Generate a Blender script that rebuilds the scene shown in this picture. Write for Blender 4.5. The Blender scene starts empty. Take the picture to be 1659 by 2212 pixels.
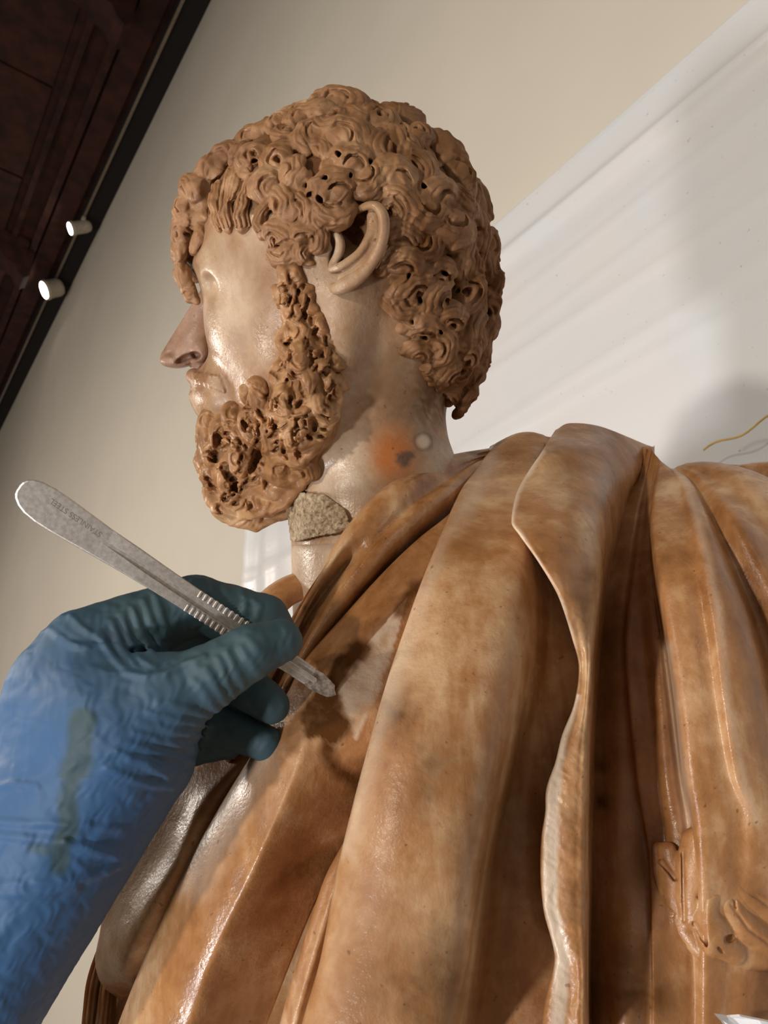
import bpy, math, random
import numpy as np
from mathutils import Matrix, Vector

random.seed(7); np.random.seed(7)
SC = bpy.context.scene
COL = SC.collection
f32 = np.float32

# ------------------------------------------------------------------ camera
FPX, CX, CY = 1600.0, 829.5, 1106.0          # focal length and centre in photo pixels (1659 x 2212)
PITCH = math.radians(23.8)
CAM = np.array([0.0, 0.0, 1.50])
_c, _s = math.cos(PITCH), math.sin(PITCH)
RIGHT = np.array([1.0, 0, 0]); FWD = np.array([0, _c, _s]); UPV = np.array([0, -_s, _c])

cd = bpy.data.cameras.new('camera'); cam = bpy.data.objects.new('camera', cd); COL.objects.link(cam)
cd.sensor_fit = 'VERTICAL'; cd.sensor_height = 36.0; cd.sensor_width = 27.0
cd.lens = 36.0 * FPX / 2212.0
cd.clip_start = 0.02; cd.clip_end = 60
cam.location = CAM; cam.rotation_euler = (math.pi/2 + PITCH, 0, 0)
cd.dof.use_dof = True; cd.dof.focus_distance = 0.33; cd.dof.aperture_fstop = 24.0
SC.camera = cam

# ------------------------------------------------------------------ world, lights, exposure
w = bpy.data.worlds.new('world'); SC.world = w; w.use_nodes = True
bg = w.node_tree.nodes['Background']; bg.inputs[0].default_value = (1.0, 0.90, 0.78, 1); bg.inputs[1].default_value = 0.27
SC.view_settings.view_transform = 'Standard'; SC.view_settings.look = 'None'
SC.view_settings.gamma = 1.0; SC.view_settings.use_curve_mapping = False
SC.view_settings.exposure = -0.09

def aim(o, target):
    d = Vector(target) - o.location
    o.rotation_euler = d.to_track_quat('-Z', 'Y').to_euler()

def area(name, loc, target, size, power, color):
    l = bpy.data.lights.new(name, 'AREA'); l.shape = 'DISK'; l.size = size; l.energy = power; l.color = color
    o = bpy.data.objects.new(name, l); COL.objects.link(o); o.location = loc; aim(o, target); return o

area('stand_lamp_key', (-1.42, -1.10, 1.58), (0.08, 0.38, 1.62), 0.11, 21.0, (1.0, 0.91, 0.79))
area('ceiling_spot', (-2.15, -1.10, 3.05), (0.08, 0.38, 1.62), 0.14, 15.0, (1.0, 0.90, 0.77))
area('left_fill', (-3.1, 1.5, 2.4), (-0.6, 1.2, 1.6), 0.5, 32.0, (1.0, 0.91, 0.80))  # added fill with no lamp behind it, brightens left wall and chest
area('far_wall_fill', (-4.6, 2.6, 3.0), (-2.5, 4.9, 2.0), 0.5, 33.0, (1.0, 0.90, 0.80))  # unseen light added to lift the far left wall
area('floor_work_lamp', (-1.04, -0.37, 0.76), (0.1, 0.45, 1.75), 0.12, 16.0, (0.97, 0.97, 1.0))
area('room_light', (1.6, -2.4, 3.4), (0.4, 0.6, 1.8), 1.4, 7.0, (1.0, 0.93, 0.85))

# ------------------------------------------------------------------ photo-space helpers
def cam_pt(u, v, d):
    """point seen at photo pixel (u, v) standing at depth d (m) along the optical axis"""
    u = np.asarray(u, float); v = np.asarray(v, float); d = np.asarray(d, float)
    x = (u - CX) / FPX * d; y = -(v - CY) / FPX * d
    return CAM + x[..., None]*RIGHT + y[..., None]*UPV + d[..., None]*FWD
def ray(u, v):
    r = (u-CX)/FPX*RIGHT - (v-CY)/FPX*UPV + FWD
    return r
WN = np.array([0.811, 0.585, 0.0]); WN /= np.linalg.norm(WN)      # towards the wall
WA = np.array([-WN[1], WN[0], 0.0])                                # along the wall, to the left and away
WD = 0.80                                                          # camera to wall
ZC = CAM[2] + 4.56                                                 # ceiling height
def hit_wall(u, v, off=0.0):
    r = ray(u, v); return CAM + r * ((WD-off) / r.dot(WN))
def hit_z(u, v, z):
    r = ray(u, v); return CAM + r * ((z-CAM[2]) / r[2])

# ------------------------------------------------------------------ object helpers
def mesh_obj(name, verts, faces, mat, parent=None, smooth=True, tint=None):
    me = bpy.data.meshes.new(name)
    off = np.array(parent['_w']) if parent is not None else np.zeros(3)
    verts = np.asarray(verts, float) - off
    if isinstance(faces, np.ndarray):
        n, k = faces.shape
        me.vertices.add(len(verts)); me.vertices.foreach_set('co', verts.astype(f32).ravel())
        me.loops.add(n*k); me.loops.foreach_set('vertex_index', faces.astype(np.int32).ravel())
        me.polygons.add(n); me.polygons.foreach_set('loop_start', np.arange(0, n*k, k, dtype=np.int32))
        me.polygons.foreach_set('loop_total', np.full(n, k, dtype=np.int32))
        me.update(calc_edges=True); me.validate()
    else:
        me.from_pydata([tuple(p) for p in verts], [], [tuple(q) for q in faces]); me.update()
    if tint is not None:
        a = me.attributes.new('tint', 'FLOAT_COLOR', 'POINT'); a.data.foreach_set('color', np.asarray(tint, f32).ravel())
    me.polygons.foreach_set('use_smooth', [smooth]*len(me.polygons))
    me.materials.append(mat)
    o = bpy.data.objects.new(name, me); COL.objects.link(o)
    if parent is not None: o.parent = parent
    return o
def thing(name, label, cat, loc=(0, 0, 0), group=None):
    o = bpy.data.objects.new(name, None); COL.objects.link(o); o.location = loc
    o.empty_display_size = 0.05
    o['_w'] = [float(x) for x in loc]; o['label'] = label; o['category'] = cat
    if group: o['group'] = group
    return o
def sub(o, parent_obj):                       # helper so that children of a part know the world offset
    o['_w'] = list(parent_obj['_w']); return o
def tag(o, label, cat, group=None):
    o['label'] = label; o['category'] = cat
    if group: o['group'] = group
    return o
def structure(o): o['kind'] = 'structure'; return o
def box_geo(c, ax, half):
    c = np.asarray(c, float); v = []
    for i in (-1, 1):
        for j in (-1, 1):
            for k in (-1, 1):
                v.append(c + i*half[0]*ax[0] + j*half[1]*ax[1] + k*half[2]*ax[2])
    f = [(0,1,3,2),(4,6,7,5),(0,4,5,1),(2,3,7,6),(0,2,6,4),(1,5,7,3)]
    return v, f
def tube_geo(pts, rad, n=12, caps=True):
    pts = np.asarray(pts, float); m = len(pts); rad = np.broadcast_to(rad, (m,))
    V, Fc = [], []
    t0 = pts[1]-pts[0]; a = np.cross(t0, [0.3, 0.2, 0.9]); a /= np.linalg.norm(a)
    for i in range(m):
        t = pts[min(i+1, m-1)] - pts[max(i-1, 0)]; t /= np.linalg.norm(t)
        a = a - t*a.dot(t); a /= np.linalg.norm(a); b = np.cross(t, a)
        for k in range(n):
            q = 2*math.pi*k/n; V.append(pts[i] + rad[i]*(math.cos(q)*a + math.sin(q)*b))
    for i in range(m-1):
        for k in range(n):
            k2 = (k+1) % n; Fc.append((i*n+k, i*n+k2, (i+1)*n+k2, (i+1)*n+k))
    if caps: Fc.append(tuple(range(n-1, -1, -1))); Fc.append(tuple(range((m-1)*n, m*n)))
    return V, Fc
def join(*geos):
    V, Fc = [], []
    for v, f in geos:
        o = len(V); V += list(v); Fc += [tuple(i+o for i in q) for q in f]
    return V, Fc

# ------------------------------------------------------------------ materials
def new_mat(name):
    m = bpy.data.materials.new(name); m.use_nodes = True
    nt = m.node_tree; return m, nt, nt.nodes['Principled BSDF']
def N(nt, kind, **kw):
    n = nt.nodes.new(kind)
    for k, v in kw.items(): setattr(n, k, v)
    return n
def noise(nt, vec, scale, detail=4, rough=0.55, dist=0.0):
    n = N(nt, 'ShaderNodeTexNoise'); n.inputs['Scale'].default_value = scale; n.inputs['Detail'].default_value = detail
    n.inputs['Roughness'].default_value = rough; n.inputs['Distortion'].default_value = dist
    nt.links.new(vec, n.inputs['Vector']); return n.outputs[0]
def ramp(nt, fac, stops):
    r = N(nt, 'ShaderNodeValToRGB'); e = r.color_ramp.elements
    while len(e) < len(stops): e.new(0.5)
    for i, (p, c) in enumerate(stops):
        e[i].position = p; e[i].color = (*c, 1) if len(c) == 3 else c
    nt.links.new(fac, r.inputs[0]); return r.outputs[0]
def mix(nt, fac, a, b, blend='MIX'):
    m = N(nt, 'ShaderNodeMix', data_type='RGBA', blend_type=blend)
    for i, x in ((0, fac), (6, a), (7, b)):
        if isinstance(x, (int, float)): m.inputs[i].default_value = x
        elif isinstance(x, tuple): m.inputs[i].default_value = (*x, 1)
        else: nt.links.new(x, m.inputs[i])
    return m.outputs[2]
def math_n(nt, op, a, b=None):
    m = N(nt, 'ShaderNodeMath', operation=op)
    for i, x in ((0, a), (1, b)):
        if x is None: continue
        if isinstance(x, (int, float)): m.inputs[i].default_value = x
        else: nt.links.new(x, m.inputs[i])
    return m.outputs[0]
def geo_pos(nt, scale=(1, 1, 1)):
    g = N(nt, 'ShaderNodeNewGeometry'); mp = N(nt, 'ShaderNodeMapping'); mp.inputs['Scale'].default_value = scale
    nt.links.new(g.outputs['Position'], mp.inputs['Vector']); return mp.outputs[0]
def bump(nt, bsdf, height, strength, distance, chain=None):
    b = N(nt, 'ShaderNodeBump'); b.inputs['Strength'].default_value = strength; b.inputs['Distance'].default_value = distance
    nt.links.new(height, b.inputs['Height'])
    if chain is not None: nt.links.new(chain, b.inputs['Normal'])
    if bsdf is not None: nt.links.new(b.outputs[0], bsdf.inputs['Normal'])
    return b.outputs[0]

def marble(name, c_lo, c_mid, c_hi, rough=0.36, sss=0.2, bump_mm=0.4, streak=0.25, wet=0.12):
    """stained old marble: cloudy tan / cream, brown stains from the 'tint' attribute
    (R brown stain and painted ear shade, G whitening, B near-black dirt, A orange stain), wet glaze"""
    m, nt, p = new_mat(name)
    pos = geo_pos(nt); str_pos = geo_pos(nt, (1, 1, streak))
    n1 = noise(nt, str_pos, 22, 5, 0.6, 0.6); n2 = noise(nt, pos, 95, 5, 0.65, 0.3)
    n3 = noise(nt, pos, 600, 3, 0.6)
    f = math_n(nt, 'ADD', math_n(nt, 'MULTIPLY', n1, 0.72), math_n(nt, 'MULTIPLY', n2, 0.28))
    c = ramp(nt, f, [(0.36, c_lo), (0.50, c_mid), (0.63, c_hi)])
    at = N(nt, 'ShaderNodeAttribute', attribute_name='tint'); sp = N(nt, 'ShaderNodeSeparateColor')
    nt.links.new(at.outputs['Color'], sp.inputs[0])
    nb = math_n(nt, 'MULTIPLY', math_n(nt, 'ADD', math_n(nt, 'MULTIPLY', n2, 1.3), 0.35), sp.outputs[0])
    nb.node.use_clamp = True
    c = mix(nt, nb, c, (0.105, 0.040, 0.011))
    c = mix(nt, sp.outputs[1], c, (0.72, 0.60, 0.47))
    c = mix(nt, at.outputs['Alpha'], c, (0.42, 0.13, 0.022))
    c = mix(nt, sp.outputs[2], c, (0.035, 0.025, 0.02))
    speck = ramp(nt, noise(nt, pos, 330, 2, 0.5), [(0.24, (0.25, 0.13, 0.07)), (0.30, (1, 1, 1))])
    c = mix(nt, 0.55, c, speck, 'MULTIPLY')
    nt.links.new(c, p.inputs['Base Color'])
    p.inputs['Roughness'].default_value = rough
    rr = ramp(nt, noise(nt, pos, 40, 3), [(0.35, (rough*0.6,)*3), (0.65, (rough*1.5,)*3)])
    inv = math_n(nt, 'SUBTRACT', 1.0, nb)                                     # caked brown dirt is matt
    rd = N(nt, 'ShaderNodeMix', data_type='FLOAT'); nt.links.new(nb, rd.inputs[0]); nt.links.new(rr, rd.inputs[2]); rd.inputs[3].default_value = 0.8
    nt.links.new(rd.outputs[0], p.inputs['Roughness'])
    nt.links.new(math_n(nt, 'MULTIPLY', inv, 0.45), p.inputs['Specular IOR Level'])
    nt.links.new(math_n(nt, 'MULTIPLY', inv, wet), p.inputs['Coat Weight'])
    p.inputs['IOR'].default_value = 1.5
    p.inputs['Subsurface Weight'].default_value = sss
    p.inputs['Subsurface Radius'].default_value = (1.0, 0.45, 0.2); p.inputs['Subsurface Scale'].default_value = 0.004
    b1 = bump(nt, None, n2, 0.35, 0.0012)
    b2 = bump(nt, p, n3, 0.5, bump_mm*0.001, b1)
    p.inputs['Coat Roughness'].default_value = 0.16
    nt.links.new(b2, p.inputs['Coat Normal'])
    return m

MARBLE = marble('stained_marble', (0.22, 0.084, 0.024), (0.40, 0.190, 0.072), (0.62, 0.40, 0.22))
SKIN = marble('face_marble', (0.25, 0.122, 0.058), (0.38, 0.23, 0.128), (0.50, 0.36, 0.24), rough=0.38, streak=0.6, wet=0.1)
HAIRM = marble('hair_marble', (0.20, 0.092, 0.038), (0.33, 0.17, 0.078), (0.46, 0.27, 0.14), rough=0.5, sss=0.3, streak=1.0, wet=0.05)
BEARDM = marble('beard_marble', (0.22, 0.095, 0.032), (0.37, 0.185, 0.075), (0.52, 0.31, 0.15), rough=0.45, sss=0.35, streak=1.0, wet=0.12)
NOSEM = marble('nose_marble', (0.17, 0.09, 0.058), (0.26, 0.145, 0.095), (0.36, 0.215, 0.145), rough=0.42, sss=0.1, streak=1.0, wet=0.1)

def mortar_mat():
    m, nt, p = new_mat('rough_mortar'); pos = geo_pos(nt)
    c = ramp(nt, noise(nt, pos, 420, 6, 0.7), [(0.35, (0.15, 0.09, 0.045)), (0.5, (0.36, 0.255, 0.145)), (0.68, (0.58, 0.48, 0.34))])
    nt.links.new(c, p.inputs['Base Color']); p.inputs['Roughness'].default_value = 0.25
    bump(nt, p, noise(nt, pos, 1100, 3, 0.7), 0.9, 0.0008); return m
MORTAR = mortar_mat()

def glove_mat():
    m, nt, p = new_mat('blue_nitrile'); pos = geo_pos(nt)
    at = N(nt, 'ShaderNodeAttribute', attribute_name='tint'); sp = N(nt, 'ShaderNodeSeparateColor')
    nt.links.new(at.outputs['Color'], sp.inputs[0])
    c = mix(nt, noise(nt, pos, 60, 4), (0.028, 0.088, 0.205), (0.036, 0.10, 0.22))
    c = mix(nt, sp.outputs[0], c, (0.036, 0.070, 0.080))      # warm shaded light on fingers and upper hand painted as grey teal
    c = mix(nt, sp.outputs[1], c, (0.028, 0.056, 0.056))         # greenish dried drip
    nt.links.new(c, p.inputs['Base Color']); p.inputs['Roughness'].default_value = 0.6
    p.inputs['Specular IOR Level'].default_value = 0.35
    p.inputs['Subsurface Weight'].default_value = 0.05; p.inputs['Subsurface Scale'].default_value = 0.002
    b1 = bump(nt, None, noise(nt, geo_pos(nt, (0.5, 1, 2.0)), 60, 3, 0.5, 0.8), 0.05, 0.002)
    bump(nt, p, noise(nt, pos, 2500, 2), 0.2, 0.0001, b1); return m
GLOVE = glove_mat()
def simple(name, col, rough=0.5, metal=0.0, nscale=60, var=0.12, bmm=0.0, emit=0.0):
    m, nt, p = new_mat(name); pos = geo_pos(nt)
    a = tuple(x*(1-var) for x in col); b = tuple(min(1, x*(1+var)) for x in col)
    nt.links.new(ramp(nt, noise(nt, pos, nscale, 5), [(0.35, a), (0.65, b)]), p.inputs['Base Color'])
    p.inputs['Roughness'].default_value = rough; p.inputs['Metallic'].default_value = metal
    if bmm: bump(nt, p, noise(nt, pos, nscale*3, 4), 0.4, bmm*0.001)
    if emit:
        p.inputs['Emission Color'].default_value = (*col, 1); p.inputs['Emission Strength'].default_value = emit
    return m
STEEL = simple('worn_steel', (0.60, 0.55, 0.50), 0.38, 0.75, 700, 0.16, 0.06)
STEEL_DIRTY = simple('dirty_steel', (0.40, 0.34, 0.29), 0.35, 0.6, 500, 0.5, 0.15)
ENGRAVE = simple('engraved_grey', (0.16, 0.14, 0.13), 0.6)
PLASTER = simple('cream_plaster', (0.70, 0.645, 0.555), 0.8, 0, 3, 0.02, 0.0)
WOOD = simple('dark_ceiling_wood', (0.040, 0.0095, 0.005), 0.85, 0, 9, 0.5, 1.0)
BLACK = simple('black_cornice', (0.010, 0.008, 0.008), 0.9)
LAMPBODY = simple('white_lamp_enamel', (0.62, 0.55, 0.46), 0.45)
GLOW = simple('lamp_face', (1.0, 0.90, 0.72), 0.4, 0, 10, 0.0, 0, 30)
RAIL = simple('track_aluminium', (0.30, 0.24, 0.19), 0.4, 0.6)
NAVY = simple('dark_sleeve', (0.015, 0.02, 0.06), 0.9)
YELLOW = simple('yellow_tape', (0.75, 0.50, 0.14), 0.5)
PAPER = simple('white_paper', (0.80, 0.80, 0.82), 0.7)
FLOORM = simple('floor_stone', (0.28, 0.25, 0.22), 0.6, 0, 4, 0.2)
STONE = simple('plinth_stone', (0.45, 0.42, 0.38), 0.7, 0, 20, 0.15)

def film_mat():
    m, nt, p = new_mat('polythene_film'); pos = geo_pos(nt)
    out = nt.nodes['Material Output']
    c = ramp(nt, noise(nt, pos, 5, 3), [(0.3, (0.90, 0.95, 1.0)), (0.7, (0.96, 0.94, 0.96))])
    dots = ramp(nt, noise(nt, pos, 160, 2, 0.5), [(0.22, (0.45, 0.42, 0.42)), (0.27, (1, 1, 1))])
    nt.links.new(mix(nt, 1.0, c, dots, 'MULTIPLY'), p.inputs['Base Color'])
    p.inputs['Roughness'].default_value = 0.25; p.inputs['Specular IOR Level'].default_value = 0.42
    p.inputs['Alpha'].default_value = 0.72
    bump(nt, p, noise(nt, geo_pos(nt, (1, 1, 9)), 7, 5, 0.55, 0.5), 0.12, 0.003); return m
FILM = film_mat()

# ------------------------------------------------------------------ room shell
def quad_sheet(name, p00, p10, p11, p01, mat, thick, nrm):
    a = np.array([p00, p10, p11, p01], float); b = a + np.asarray(nrm)*thick
    v = list(a)+list(b); f = [(0,1,2,3),(7,6,5,4),(0,4,5,1),(1,5,6,2),(2,6,7,3),(3,7,4,0)]
    return mesh_obj(name, v, f, mat, None, False)
W0 = CAM*np.array([1, 1, 0]) + WN*WD
zup = np.array([0, 0, 1.0])
structure(quad_sheet('wall_back', W0-WA*4, W0+WA*14, W0+WA*14+zup*ZC, W0-WA*4+zup*ZC, PLASTER, 0.2, WN))
structure(quad_sheet('floor', W0-WA*4, W0+WA*14, W0+WA*14-WN*7, W0-WA*4-WN*7, FLOORM, -0.2, zup))
ceil = structure(quad_sheet('ceiling', W0-WA*4+zup*ZC, W0+WA*14+zup*ZC, W0+WA*14-WN*7+zup*ZC, W0-WA*4-WN*7+zup*ZC, WOOD, 0.2, zup))
ceil['_w'] = [0, 0, 0]
def wp(s, off, z): return W0 + WA*s - WN*off + zup*z       # along wall, out from wall, height
def room_box(name, s0, s1, o0, o1, z0, z1, mat, parent=None):
    v, f = box_geo(wp((s0+s1)/2, (o0+o1)/2, (z0+z1)/2), (WA, -WN, zup), ((s1-s0)/2, (o1-o0)/2, (z1-z0)/2))
    return mesh_obj(name, v, f, mat, parent, False)
structure(room_box('trim_1', -4, 14, 0.0, 0.16, ZC-0.03, ZC, BLACK))
for k in range(9):                                           # boards of the ceiling, joints recessed
    s0 = 0.4 + k*0.9
    for j in range(7):
        room_box('ceiling_board', s0+0.01, s0+0.89, 0.62+j*0.42, 1.02+j*0.42, ZC-0.012-0.004*((k+j) % 3), ZC, WOOD, ceil)
room_box('wall_plate_beam', -3, 13, 0.20, 0.34, ZC-0.035, ZC, WOOD, ceil)
room_box('moulding', -3, 13, 0.36, 0.41, ZC-0.05, ZC, WOOD, ceil)
room_box('moulding', -3, 13, 0.52, 0.56, ZC-0.04, ZC, WOOD, ceil)
for s0 in (0.65, 3.05, 5.6, 8.2):
    room_box('cross_beam', s0, s0+0.22, 0.42, 6.5, ZC-0.12, ZC, WOOD, ceil)
    room_box('beam_moulding', s0-0.06, s0, 0.42, 6.5, ZC-0.06, ZC, WOOD, ceil)
    room_box('beam_moulding', s0+0.22, s0+0.28, 0.42, 6.5, ZC-0.06, ZC, WOOD, ceil)
    # carved corbel under the beam end: a scroll profile
    pr = [(0.36, 0.0), (0.36, -0.30), (0.40, -0.34), (0.45, -0.30), (0.48, -0.24), (0.55, -0.22), (0.60, -0.16), (0.70, -0.14), (0.78, 0.0)]
    V = []; n = len(pr)
    for sx in (s0+0.02, s0+0.20):
        V += [wp(sx, o, ZC+z-0.0) for o, z in pr]
    Fc = [tuple(range(n)), tuple(range(2*n-1, n-1, -1))] + [(i, (i+1) % n, n+(i+1) % n, n+i) for i in range(n)]
    mesh_obj('carved_corbel', V, Fc, WOOD, ceil, False)

# lighting track and its two spotlights
def wall_s(p): return float((np.asarray(p)-W0).dot(WA))
tr_p = hit_z(395, 0, ZC-0.04); tr_off = WD - float((tr_p-CAM).dot(WN))
trk = thing('lighting_track', 'thin metal lighting track along the dark ceiling edge above the wall', 'track', wp(3, tr_off, ZC-0.04))
v, f = box_geo(wp(5, tr_off, ZC-0.04), (WA, -WN, zup), (7, 0.009, 0.010)); mesh_obj('rail', v, f, RAIL, trk, False)
for s0 in np.arange(-1, 12, 1.5):
    v, f = box_geo(wp(s0, tr_off, ZC-0.016), (WA, -WN, zup), (0.012, 0.009, 0.016)); mesh_obj('clip', v, f, RAIL, trk, False)

def spotlight(disc_uv, body_uv, stem_uv, label, rad_px, power):
    zl = ZC - 0.17
    q = hit_z(*disc_uv, zl); depth = float((q-CAM).dot(FWD)); px = depth/FPX
    axis_pt = cam_pt(body_uv[0], body_uv[1], depth + 0.10)
    d = axis_pt - q; d /= np.linalg.norm(d)
    L = 0.17; r = rad_px*px
    root = thing('track_spotlight', label, 'lamp', q)
    prof = [(0.0, r*0.98), (0.004, r*1.08), (0.03, r*1.08), (0.035, r), (L*0.75, r*0.97), (L*0.92, r*0.8), (L, r*0.45)]
    pts = [q + d*a for a, _ in prof]; vv, ff = tube_geo(pts, [b for _, b in prof], 28)
    mesh_obj('lamp_head', vv, ff, LAMPBODY, root)
    vv, ff = tube_geo([q - d*0.001, q + d*0.004], r*0.9, 28); mesh_obj('lens', vv, ff, GLOW, root)
    s = wall_s(q + d*L*0.5); top = wp(s, tr_off, ZC-0.066)
    vv, ff = join(tube_geo([q + d*L*0.5, q + d*L*0.5 + (top-q-d*L*0.5)*0.5, top], 0.011, 10)); mesh_obj('stem', vv, ff, LAMPBODY, root)
    v, f = box_geo(top, (WA, -WN, zup), (0.05, 0.014, 0.014)); mesh_obj('track_adapter', v, f, LAMPBODY, root, False)
    l = bpy.data.lights.new('spot', 'SPOT'); l.energy = power; l.spot_size = 1.1; l.spot_blend = 0.6; l.color = (1, 0.87, 0.7); l.shadow_soft_size = 0.05
    lo = bpy.data.objects.new('spot_beam', l); COL.objects.link(lo); lo.location = Vector(q - d*0.02); aim(lo, tuple(q - d*2 - zup*1.5))
    return root
spotlight((151, 494), (200, 487), (183, 465), 'smaller lit white spotlight, the upper of two on the ceiling track', 14, 500)
spotlight((95, 627), (134, 619), (126, 592), 'brightest lit white spotlight, the lower of two on the ceiling track', 20, 500)

# ------------------------------------------------------------------ polythene sheet on the wall
def film_sheet():
    zt = hit_wall(1060, 500)[2]; s_l = wall_s(hit_wall(543, 1160)); s_r = -1.6
    ns, nz = 220, 240
    S = np.linspace(s_r, s_l, ns); Z = np.linspace(0.25, zt, nz)
    SS, ZZ = np.meshgrid(S, Z, indexing='ij')
    rel = ZZ - zt
    off = 0.010 + 0.003*np.sin(rel*14 + 1.2*np.sin(SS*2.1)) + 0.0006*np.sin(rel*60 + SS*3) + 0.002*np.sin(SS*9 + rel*6)*np.exp(-((SS+0.2)/0.8)**2)
    for (z0, a, wd, sl) in ((-0.10, 0.010, 0.012, 0.010), (-0.13, -0.006, 0.022, 0.012), (-0.19, 0.0025, 0.006, -0.010), (-0.26, 0.002, 0.008, -0.02), (-0.34, 0.003, 0.007, 0.03), (-0.41, 0.003, 0.010, -0.03), (-0.47, 0.003, 0.008, 0.02)):
        off += a*np.exp(-((rel - z0 - sl*SS)/wd)**2)
    near_l = np.exp(-((s_l - SS)/0.16)**2); off += near_l*(0.006*np.sin((s_l-SS)*60) + 0.008)
    off = np.maximum(off, 0.004)
    off[:, -1] = 0.004
    P = W0 + SS[..., None]*WA - off[..., None]*WN + ZZ[..., None]*zup
    idx = np.arange(ns*nz).reshape(ns, nz)
    q = np.stack([idx[:-1, :-1], idx[1:, :-1], idx[1:, 1:], idx[:-1, 1:]], -1).reshape(-1, 4)
    o = mesh_obj('plastic_sheet', P.reshape(-1, 3), q, FILM)
    tag(o, 'creased translucent white plastic sheet covering the wall behind the bust', 'sheet')
film_sheet()
a = hit_wall(1700, 884, 0.035); b = hit_wall(1520, 975, 0.035); 
pts = [a + (b-a)*t + zup*0.004*math.sin(t*9) for t in np.linspace(0, 1, 14)]
v, f = tube_geo(pts, 0.0013, 8); tag(mesh_obj('cord', v, f, YELLOW), 'thin yellow cord crossing the plastic sheet above the right shoulder', 'cord')

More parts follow.
